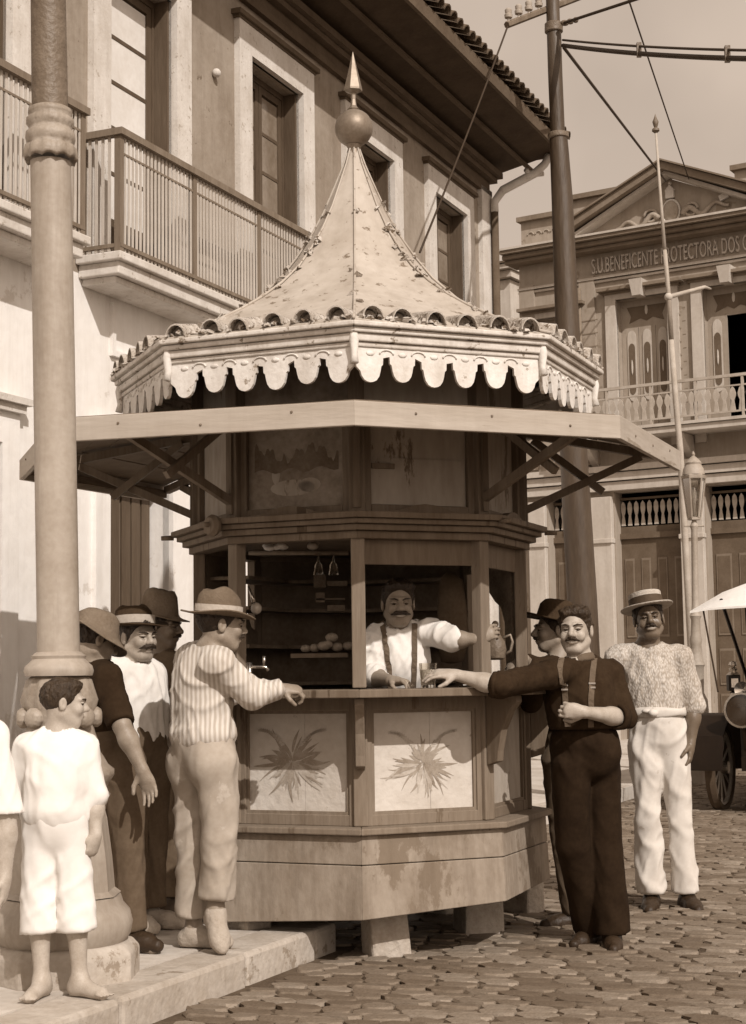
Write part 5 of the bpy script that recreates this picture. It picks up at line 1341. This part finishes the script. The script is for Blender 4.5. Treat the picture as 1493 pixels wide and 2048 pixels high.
    if shirt:
        mat,sl,hem,loose=shirt['mat'],shirt.get('sleeve',(1,1)),shirt.get('hem',.02),shirt.get('loose',.02)
        lo,hi=bounds([W[k] for k in ('N','C','H','S0','S1','E0','E1','W0','W1')],.16*sc); lo[2]=min(Pv[2]-.10*sc,lo[2]); lo[2]=max(lo[2],zg)
        G_=Fld(lo,hi,.0095)
        L=loose*sc
        G_.ell(C_,np.array([.145,.103,.18])*S+L,Rb,.03); 
        wc=Pv+(C_-Pv)*.32
        G_.ell((C_+Pv)/2,np.array([.126,.096,.16])*S+L*1.1,Rb,.06)
        G_.ell(wc+[0,0,-.02],np.array([.132,.102,.07])*S+L*shirt.get('blouse',.9),Rb,.05)
        if hem>.05: G_.ell(Pv,np.array([.165,.115,.12])*S+L,Rb,.05)
        for i in (0,1):
            s_,e,w=W['S%d'%i],W['E%d'%i],W['W%d'%i]
            G_.cone(N_+[0,0,-.015*sc],s_,.045*sc+L*.4,.054*sc+L*.55,.045)
            q=sl[i]
            if q<=1: G_.cone(s_,s_+(e-s_)*q,.054*sc+L*.7,.048*sc+L*.8,.03,cut=True)
            else:
                G_.cone(s_,e,.054*sc+L*.7,.047*sc+L*.7,.03); G_.cone(e,e+(w-e)*(q-1),.046*sc+L*.6,.036*sc+L*.5,.02,cut=True)
        # neck opening
        up=nv(nb-N_); G_.cone(N_+up*.02,N_+up*.2,.068*sc,.066*sc,.004,sub=True)
        G_.half_cut(N_+np.array([0,0,.045*sc]),(0,0,1))
        hz=(wc[2]-hem*sc-.055*sc) if (shirt.get('blouse',.9)>1 or hem>.04) else Pv[2]+((trousers or {}).get('top',.135)-.03)*sc
        G_.half_cut((0,0,hz),(0,0,-1))
        res=smesh(G_,shirt.get('name','shirt'),mat,t,disp=folds(shirt.get('seed',1),shirt.get('amp',.010)*sc,shirt.get('kx',9),shirt.get('kz',3.5)))
        if shirt.get('cuff') is not None:
            for i in shirt['cuff']:
                s_,e,w=W['S%d'%i],W['E%d'%i],W['W%d'%i]; q=sl[i]
                c=s_+(e-s_)*q if q<=1 else e+(w-e)*(q-1); d=nv(e-s_) if q<=1 else nv(w-e)
                rr=(.048 if q<=1 else .046)*sc+L*.75
                Tq=Tm(Vector(c))@Vector(d).to_track_quat('Z','Y').to_matrix().to_4x4()
                MB().lathe([(rr-.012,-.025),(rr+.004,-.028),(rr+.009,0),(rr+.005,.014),(rr-.006,.016),(rr-.014,.0)],20,Tq,fn=lambda p,i_,a:(p[0]*(1+.05*math.sin(3*a)),p[1]*(1+.05*math.cos(2*a)),p[2]+.006*math.sin(2*a))).build('rolled_cuff',mat,res[0],smooth=True)
        if shirt.get('collar'):
            Tq=Tm(Vector(N_))@Vector(up).to_track_quat('Z','Y').to_matrix().to_4x4()
            MB().lathe([(.070*sc,.0),(.075*sc,.012),(.067*sc,.038),(.062*sc,.040),(.064*sc,.012)],24,Tq).build('collar',shirt['collar'],res[0],smooth=True)
    # ---------------- trousers
    if trousers:
        mat=trousers['mat']; ln=trousers.get('len',1.0); lw=trousers.get('w',.088)*.86
        lo,hi=bounds([W[k] for k in ('H','HP0','HP1','K0','K1','A0','A1')],.17*sc); hi[2]=Pv[2]+.2*sc; lo[2]=zg
        G_=Fld(lo,hi,.0105)
        wc=Pv+(C_-Pv)*.30; 
        G_.ell(Pv+[0,0,.02*sc],np.array([.150,.115,.13])*S+.006,Rb,.04); G_.ell(wc,np.array([.134,.108,.10])*S+.010,Rb,.05)
        for i in (0,1):
            hp,k_,a=W['HP%d'%i],W['K%d'%i],W['A%d'%i]
            G_.cone(hp,k_,(.093)*sc,(lw-.004)*sc,.022)
            e=k_+(a-k_)*ln
            G_.cone(k_,e,(lw-.005)*sc,lw*sc*trousers.get('flare',1.0),.012,cut=True)
            if trousers.get('seat'): G_.ell(hp-bf*.03*sc,np.array([.09,.10,.11])*sc,Rb,.04)
        # hollow hem
        for i in (0,1):
            k_,a=W['K%d'%i],W['A%d'%i]; e=k_+(a-k_)*ln; d=nv(a-k_); G_.cone(e-d*.03,e+d*.1,(lw-.022)*sc,(lw-.022)*sc,.004,sub=True)
        G_.half_cut((0,0,Pv[2]+trousers.get('top',.135)*sc),(0,0,1))
        tr=smesh(G_,trousers.get('name','trousers'),mat,t,disp=folds(trousers.get('seed',4),trousers.get('amp',.011)*sc,8,trousers.get('kz',2.4)))
        if trousers.get('belt'):
            z=Pv[2]+(trousers.get('top',.135)-.012)*sc; c=np.array([Pv[0]+(C_[0]-Pv[0])*.3,Pv[1]+(C_[1]-Pv[1])*.3,z])
            Tq=Tm(Vector(c))@Matrix(Rb.tolist()).to_4x4()
            rx,ry=.150*S+.012,.118*S+.016
            b=MB().lathe([(1,-.028),(1.05,-.02),(1.06,.0),(1.04,.022),(.98,.024),(.97,-.026)],40,Tq@Matrix.Diagonal((rx,ry,1,1)),fn=lambda p,i_,a:(p[0],p[1],p[2]+.006*math.sin(3*a+i_))).build('cloth_belt',trousers['belt'],t,smooth=True)
            MB().sphere((.02,ry+.02,-.005),(.03,.022,.022),10,Tq).sphere((.055,ry+.012,.006),(.03,.012,.012),8,Tq).build('belt_knot',trousers['belt'],b,smooth=True)
    if shoes:
        for i in (0,1):
            a=W['A%d'%i]; fd=nv(np.array([feet[i][0],feet[i][1],0.])); lf=len(feet[i])>2
            lo_,hi_=bounds([a,a+fd*.25*sc],.10*sc); lo_[2]=zg-.0; g_=Fld(lo_,hi_,.006)
            heel=a-fd*.035*sc; heel[2]=a[2]-.048*sc; toe=a+fd*.165*sc; toe[2]=zg+.030
            ball=a+fd*.10*sc; ball[2]=zg+.036
            if lf: toe=a+fd*.09*sc; toe[2]=zg+.03; ball=a+fd*.06*sc; ball[2]=zg+.06
            g_.cone(a+[0,0,-.025*sc],heel,.042*sc,.041*sc,.02); g_.cone(a-[0,0,.02*sc],ball,.043*sc,.040*sc,.03); g_.cone(ball,toe,.040*sc,.030*sc,.03); g_.cone(heel,ball,.038*sc,.040*sc,.02)
            g_.half_cut((0,0,zg+.004),(0,0,-1))
            o,_,_=smesh(g_,'shoe',shoes,t,disp=lambda p:.0015*vnoise(p*60,2))
    if suspenders and res:
        bvh=BVHTree.FromPolygons([Vector(p) for p in res[1]],res[2].tolist())
        for i in (0,1):
            s_=N_+(W['S%d'%i]-N_)*.62
            for side in suspenders.get('sides',(1,-1)):
                pts=[];nr=[]
                for k in range(22):
                    f=k/21
                    top=s_+np.array([0,0,.10*sc]); bot=Pv+(W['HP%d'%i]-Pv)*.75+np.array([0,0,.10*sc]); c=top*(1-f)+bot*f
                    o=Vector(c+bf*side*.5*sc); hit=bvh.ray_cast(o,Vector(-bf*side))
                    if hit[0]: pts.append(hit[0]+hit[1]*.003); nr.append(hit[1])
                if len(pts)<4: continue
                vs=[];fs=[]
                for k,p in enumerate(pts):
                    tg=(pts[min(k+1,len(pts)-1)]-pts[max(0,k-1)]).normalized(); b=tg.cross(nr[k]).normalized()*(.014*sc)
                    vs+=[p-b,p+b,p+b+nr[k]*.003,p-b+nr[k]*.003]
                fs=[(k*4+j,k*4+(j+1)%4,k*4+4+(j+1)%4,k*4+4+j) for k in range(len(pts)-1) for j in range(4)]
                sp=MB().add(vs,fs).build('suspender',suspenders['mat'],t)
                if side==1 and suspenders.get('buckle'):
                    k=int(len(pts)*.42); p=pts[k]+nr[k]*.006
                    for dz in (.010,-.010): MB().box(-.016,.016,-.002,.002,-.004+dz,.004+dz,Tm(p)@Matrix(Rb.tolist()).to_4x4()).build('buckle','buckle',sp)
    # ---------------- hat
    if hat:
        k_=hat['kind']; TT=Tm(HC)@Matrix(HR.tolist()).to_4x4()@Matrix.Scale(sc,4)@Tm(hat.get('off',(0,-.012,.062)))@Rx(math.radians(hat.get('tilt',0)))@Ry(math.radians(hat.get('roll',0)))
        if k_=='boater':
            pr=[(.001,.088),(.085,.088),(.090,.084),(.090,.0),(.142,-.002),(.144,.003),(.142,.007),(.086,.006)]
            pr=[(.142,.007),(.145,.003),(.142,-.002),(.084,-.003),(.084,.0),(.142,.007)]
            o=MB().lathe([(.001,.084),(.080,.086),(.088,.083),(.090,.078),(.089,.006),(.142,.007),(.145,.003),(.142,-.001),(.084,-.001),(.083,.07),(.001,.076)],40,TT@Matrix.Diagonal((1,1.14,1,1)),fn=lambda p,i,a:(p[0],p[1],p[2]+(.004*math.cos(2*a) if 4<i<8 else 0))).build('hat','straw',t,smooth='auto')
            MB().lathe([(.0905,.008),(.0925,.009),(.0925,.056),(.0905,.057)],40,TT@Matrix.Diagonal((1,1.14,1,1))).build('hat_band','band_dark',o,smooth='auto')
        else:
            ch=hat.get('h',.11); br=hat.get('brim',.145); dent=hat.get('dent',.03); droop=hat.get('droop',.02); cr_=hat.get('cr',.082)
            pr=[(.001,ch-dent),(.03,ch-dent*.75),(.055,ch+.002),(.068,ch-.003),(cr_-.004,ch*.75),(cr_,ch*.45),(cr_+.004,.012),(cr_+.012,.002),(br*.8,.0),(br,.003),(br+.001,-.003),(br*.8,-.006),(cr_,-.006),(cr_-.004,.03)]
            sd_=hat.get('seed',0)
            def fn(p,i,a):
                x,y,z=p
                if i<=5:
                    f=1-i*.12; pin=hat.get('pinch',.22)*max(0,math.sin(a))*(1 if i<5 else .5)     # pinched at the front (y+)
                    x*=1-pin; z-= .018*f*math.cos(2*a)*(-1 if dent else 0)*(.6)
                    z+=.006*math.sin(3*a+sd_)+hat.get('lean',0)*y
                if 7<=i<=11:
                    r=math.hypot(x,y); fr=(r-cr_)/(br-cr_)
                    z+= -droop*fr*math.sin(a)*1.0 + hat.get('curl',.02)*fr*abs(math.cos(a))**2 + .006*fr*math.sin(3*a+sd_)
                    z-= hat.get('sag',.0)*fr
                return (x,y*1.16,z)
            o=MB().lathe(pr,44,TT,fn=fn).build('hat',hat['mat'],t,smooth=True)
            if hat.get('band'):
                def fb(p,i,a): return (p[0],p[1]*1.16,p[2]+.002*math.sin(2*a))
                MB().lathe([(cr_+.0045,.010),(cr_+.0075,.010),(cr_+.0065,hat.get('bh',.042)),(cr_+.003,hat.get('bh',.042))],44,TT,fn=fb).build('hat_band',hat['band'],o,smooth='auto')
            if hat.get('cap'):   # cap peak
                pass
    return t,W,HL
def dirpx(v): return np.array(v,float)
# ---- E: man in the dark shirt, front right
person('young man in dark shirt and braces smiling at the camera, one arm on the counter',7.80,0.0,
 dict(N=(1163,1326,.0),C=(1160,1395,.03),H=(1173,1515,.08),S0=(1103,1350,-.12),E0=(1000,1372,-.34),W0=(912,1350,-.31),S1=(1217,1348,.07),E1=(1250,1436,.0),W1=(1168,1424,-.20),
      HP0=(1140,1532,.04),HP1=(1203,1532,.12),K0=(1146,1690,.10),K1=(1212,1700,.14),A0=(1185,1850,.28),A1=(1224,1850,.16)),
 (1151,1262,-.01),(-.32,-1,.02),(-.30,-1),skin='skin_pale',sc=.99,bulk=1.08,
 hands=(dict(f=(-1,-.1,.1),n=(.05,.5,-.9),c=.28,t=1),dict(f=(-1,-.25,.12),n=(0,1,.1),c=.72,t=1)),
 shirt=dict(mat='cloth_charcoal',sleeve=(1.12,1.16),loose=.017,cuff=(0,1),seed=3,amp=.009,blouse=.6,collar='brace'),
 trousers=dict(mat='cloth_black',len=1.0,w=.102,seed=6,amp=.008,top=.17),shoes='leather',hair=('hair_brown','curly'),moustache=.85,smile=1,
 suspenders=dict(mat='brace',buckle=True),feet=((-.6,-.7),(-.1,-1)))
# ---- G: boater
person('tall man in straw boater, light knitted shirt and white trousers with knotted cloth belt',9.2,0.0,
 dict(N=(1295,1296,.0),C=(1302,1360,.0),H=(1318,1478,.0),S0=(1238,1318,.03),E0=(1212,1400,.12),W0=(1232,1440,.0),S1=(1360,1318,-.02),E1=(1388,1412,.0),W1=(1381,1488,-.03),
      HP0=(1293,1492,.0),HP1=(1345,1492,.0),K0=(1297,1645,-.03),K1=(1360,1645,-.03),A0=(1303,1785,.0),A1=(1375,1788,.0)),
 (1298,1240,-.02),(-.10,-1,.10),(-.15,-1),skin='skin_dark',bulk=.95,sc=1.05,headup=(-.10,0,1),
 hands=(None,dict(f=(-.12,-.15,-1),n=(-.9,.2,.1),c=.38,t=-1)),
 shirt=dict(mat='cloth_knit',sleeve=(1.0,1.12),loose=.021,seed=12,amp=.007,blouse=.9),
 trousers=dict(mat='cloth_cream',len=.96,w=.077,seed=15,amp=.015,top=.16,belt='cloth_cream'),shoes='leather',hair=('hair_dark','hatted'),moustache=.8,smile=1,
 hat=dict(kind='boater',off=(0,-.010,.066),tilt=4,roll=3),feet=((-.25,-1),(.15,-1)))
# ---- F: man in profile with peaked hat behind E
person('man in dark jacket and broad hat in left profile, hands folded by the counter',8.62,0.0,
 dict(N=(1122,1318,.0),C=(1120,1395,.05),H=(1135,1500,.05),S0=(1078,1345,-.12),E0=(1062,1402,-.25),W0=(1058,1345,-.38),S1=(1135,1345,.15),E1=(1082,1352,.0),W1=(1048,1318,-.18),
      HP0=(1120,1520,-.06),HP1=(1150,1520,.08),K0=(1122,1660,-.03),K1=(1150,1660,.07),A0=(1150,1815,.0),A1=(1168,1815,.07)),
 (1108,1262,.0),(-1,-.10,.02),(-1,-.25),skin='skin_tan',sc=1.0,
 hands=(dict(f=(-1,.0,-.05),n=(0,.3,-1),c=.35,t=1),dict(f=(-.8,.0,-.45),n=(-.5,.2,-.8),c=.35,t=1)),
 shirt=dict(mat='cloth_charcoal',name='jacket',sleeve=(1.7,1.8),loose=.018,seed=22,amp=.008,blouse=.4),
 trousers=dict(mat='cloth_coat',w=.075,seed=25,amp=.008),shoes='leather',hair=('hair_dark','hatted'),moustache=.7,
 hat=dict(kind='felt',mat='felt_dark',h=.105,brim=.172,dent=.012,droop=-.002,curl=.0,pinch=.05,cr=.088,off=(0,-.010,.058),tilt=10,seed=2),feet=((-1,-.2),(-1,-.1)))
# ---- barman
person('barman with big dark moustache, white shirt and braces leaning on the counter inside',7.98,.30,
 dict(N=(795,1262,.05),C=(795,1320,.06),H=(800,1450,.25),S0=(745,1285,.05),E0=(742,1352,-.02),W0=(783,1362,-.25),S1=(850,1262,.03),E1=(905,1280,-.10),W1=(950,1278,-.15),
      HP0=(775,1460,.25),HP1=(825,1460,.25),K0=(775,1600,.25),K1=(825,1600,.25),A0=(775,1740,.25),A1=(825,1740,.25)),
 (797,1208,.0),(.10,-1,-.06),(.05,-1),skin='skin_tan',sc=1.0,headup=(.0,-.12,1),
 hands=(dict(f=(.75,-.55,-.05),n=(.1,-.2,-1),c=.55,t=-1),dict(f=(.85,-.1,.35),n=(.2,.9,-.2),c=.5,t=1)),
 shirt=dict(mat='cloth_white',sleeve=(1.42,1.15),loose=.017,seed=32,amp=.015),
 trousers=dict(mat='cloth_black'),shoes='leather',hair=('hair_dark','short'),moustache=1.15,smile=1,suspenders=dict(mat='brace'),feet=((0,-1),(0,-1)))
# ---- A: striped shirt, back view
person('man in loose striped shirt and faded trousers seen from behind at the counter',7.2,PH,
 dict(N=(418,1300,-.02),C=(403,1375,.0),H=(406,1505,.0),S0=(384,1322,.14),E0=(430,1400,.28),W0=(500,1378,.35),S1=(436,1330,-.15),E1=(505,1392,-.08),W1=(560,1378,.05),
      HP0=(388,1528,.06),HP1=(432,1528,-.07),K0=(385,1690,.06),K1=(440,1670,-.07),A0=(388,1862,.06),A1=(432,1830,-.07)),
 (442,1252,-.03),(1,.34,-.05),(.90,.45),skin='skin_tan',moustache=.9,sc=.99,headup=(.05,0,1),
 hands=(dict(f=(1,.3,0),n=(0,.2,-1),c=.3,t=1),dict(f=(1,.15,-.05),n=(0,.5,-1),c=.75,t=-1)),
 shirt=dict(mat='cloth_striped',sleeve=(1.9,1.92),loose=.022,blouse=1.5,seed=41,amp=.014,kx=11,kz=3,hem=.03),
 trousers=dict(mat='cloth_denim',len=.88,w=.084,flare=1.02,seed=45,amp=.012,seat=True),shoes='canvas',hair=('hair_dark','hatted'),
 hat=dict(kind='felt',mat='felt_grey',h=.112,brim=.148,dent=.03,droop=.0,curl=.012,pinch=.15,cr=.088,band='felt_band',off=(0,-.014,.050),tilt=-3,seed=1),feet=((.8,-.3),(.25,-.6,1)),extra=dict(lift=(1,.10)))
# ---- B: moustached, white shirt
person('moustached man in dark hat with pale ribbon and white shirt beside the column',7.75,PH,
 dict(N=(270,1332,.02),C=(274,1395,.03),H=(270,1500,.03),S0=(229,1345,-.04),E0=(248,1430,.12),W0=(290,1480,.2),S1=(306,1350,.10),E1=(318,1435,.18),W1=(335,1495,.15),
      HP0=(262,1515,-.02),HP1=(305,1515,.07),K0=(262,1670,-.02),K1=(305,1670,.07),A0=(268,1830,-.02),A1=(300,1826,.07)),
 (278,1276,.0),(.66,-.76,-.02),(.62,-.75),skin='skin',sc=.98,
 hands=(None,None),
 shirt=dict(mat='cloth_white',sleeve=(1.0,1.1),loose=.018,seed=51,amp=.010,kz=4,hem=.05),
 trousers=dict(mat='cloth_grey',len=.95,w=.088,seed=55,amp=.012),shoes='canvas',hair=('hair_dark','hatted'),moustache=1.15,
 hat=dict(kind='felt',mat='felt_dark',h=.095,brim=.160,dent=.03,droop=.010,curl=.018,pinch=.2,cr=.092,band='felt_band',bh=.050,off=(0,-.042,.060),tilt=3,roll=0,seed=4),feet=((.8,-.8),(1,-.3)))
# ---- D: behind the column, dark waistcoat
person('man in drooping slouch hat and dark sleeveless waistcoat half hidden behind the iron column',7.25,PH,
 dict(N=(184,1330,.02),C=(194,1400,.03),H=(224,1510,.03),S0=(155,1352,.08),E0=(160,1440,.10),W0=(170,1500,.05),S1=(214,1358,-.12),E1=(244,1450,-.24),W1=(286,1542,-.26),
      HP0=(222,1525,.04),HP1=(252,1525,-.04),K0=(225,1690,.04),K1=(258,1690,-.04),A0=(245,1835,.04),A1=(262,1845,-.04)),
 (190,1282,.0),(.78,.55,-.30),(.85,.30),skin='skin_tan',sc=.98,
 hands=(None,dict(f=(.35,.1,-1),n=(-.2,-.9,-.1),c=.30,t=1)),
 shirt=dict(mat='cloth_navy',name='waistcoat',sleeve=(.6,.98),loose=.018,seed=61,amp=.008,hem=.0),
 trousers=dict(mat='cloth_grey',w=.085,seed=65,amp=.012),shoes='leather',hair=('hair_dark','hatted'),
 hat=dict(kind='felt',mat='felt_mid',h=.085,brim=.150,dent=.004,droop=.035,curl=-.012,sag=.030,pinch=.10,cr=.090,off=(0,-.012,.050),tilt=-2,seed=5),feet=((.8,-.5),(.8,-.6)))
# ---- C: tall hat behind B
person('man in brown coat and tall creased hat standing behind the moustached man',8.35,PH,
 dict(N=(325,1310,.02),C=(328,1380,.03),H=(330,1490,.03),S0=(300,1335,.10),E0=(318,1410,.10),W0=(340,1450,.0),S1=(352,1338,-.05),E1=(368,1420,.0),W1=(385,1470,.0),
      HP0=(315,1500,.04),HP1=(345,1500,-.04),K0=(315,1650,.04),K1=(345,1650,-.04),A0=(318,1790,.04),A1=(348,1790,-.04)),
 (322,1255,.0),(.95,-.20,-.04),(.95,.0),skin='skin_dark',sc=1.0,
 shirt=dict(mat='cloth_coat',name='coat',sleeve=(1.8,1.8),loose=.022,seed=71,amp=.008,hem=.10),
 trousers=dict(mat='cloth_coat',w=.085,seed=75),shoes='leather',hair=('hair_dark','hatted'),moustache=.8,
 hat=dict(kind='felt',mat='felt_mid',h=.135,brim=.140,dent=.02,droop=.030,curl=.01,pinch=.12,cr=.085,off=(0,-.012,.058),tilt=0,seed=3),feet=((1,-.2),(1,-.2)))
# ---- boy
person('barefoot boy in white blouse and knee length white trousers, one hand on his hip',6.2,PH,
 dict(N=(118,1468,.0),C=(112,1535,.0),H=(112,1660,.0),S0=(62,1498,.0),E0=(26,1600,.06),W0=(70,1640,.0),S1=(165,1498,.02),E1=(190,1595,.02),W1=(192,1672,-.02),
      HP0=(84,1680,.0),HP1=(143,1680,.0),K0=(78,1790,.0),K1=(150,1785,.0),A0=(84,1945,.0),A1=(160,1940,.0)),
 (128,1408,.0),(.95,.28,-.06),(.25,.9),skin='skin_pale',sc=.80,
 hands=(dict(f=(1,-.1,-.05),n=(0,.9,.1),c=.45,t=-1,s=.9),dict(f=(-.25,-.1,-1),n=(-.5,.5,.1),c=.5,t=-1,s=.9)),
 shirt=dict(mat='cloth_boy',name='blouse',sleeve=(1.15,1.05),loose=.022,seed=81,amp=.011,blouse=1.3,hem=.03),
 trousers=dict(mat='cloth_boy',len=.46,w=.100,flare=1.05,seed=88,amp=.010),hair=('hair_brown','short'),feet=((-.2,-1),(.85,-.55)),bulk=1.0)
# ---- figure at the left edge
person('figure in white with a bare forearm hanging down, cut off by the left edge',6.05,PH,
 dict(N=(-85,1440,.0),C=(-85,1520,.0),H=(-85,1680,.0),S0=(-150,1480,.0),E0=(-185,1600,.0),W0=(-190,1720,.0),S1=(-22,1478,.0),E1=(14,1630,.0),W1=(10,1755,-.03),
      HP0=(-115,1700,.0),HP1=(-55,1700,.0),K0=(-115,1830,.0),K1=(-55,1830,.0),A0=(-115,1960,.0),A1=(-55,1960,.0)),
 (-85,1365,.0),(.6,.8,0),(.4,.9),skin='skin_pale',sc=.92,
 hands=(None,dict(f=(-.05,-.1,-1),n=(-.9,0,0),c=.3,t=-1)),
 shirt=dict(mat='cloth_boy',name='blouse',sleeve=(1.0,1.25),loose=.030,seed=91,amp=.008),
 trousers=dict(mat='cloth_boy',len=.9,w=.09,seed=95),hair=('hair_dark','short'),feet=((.2,-1),(.2,-1)))
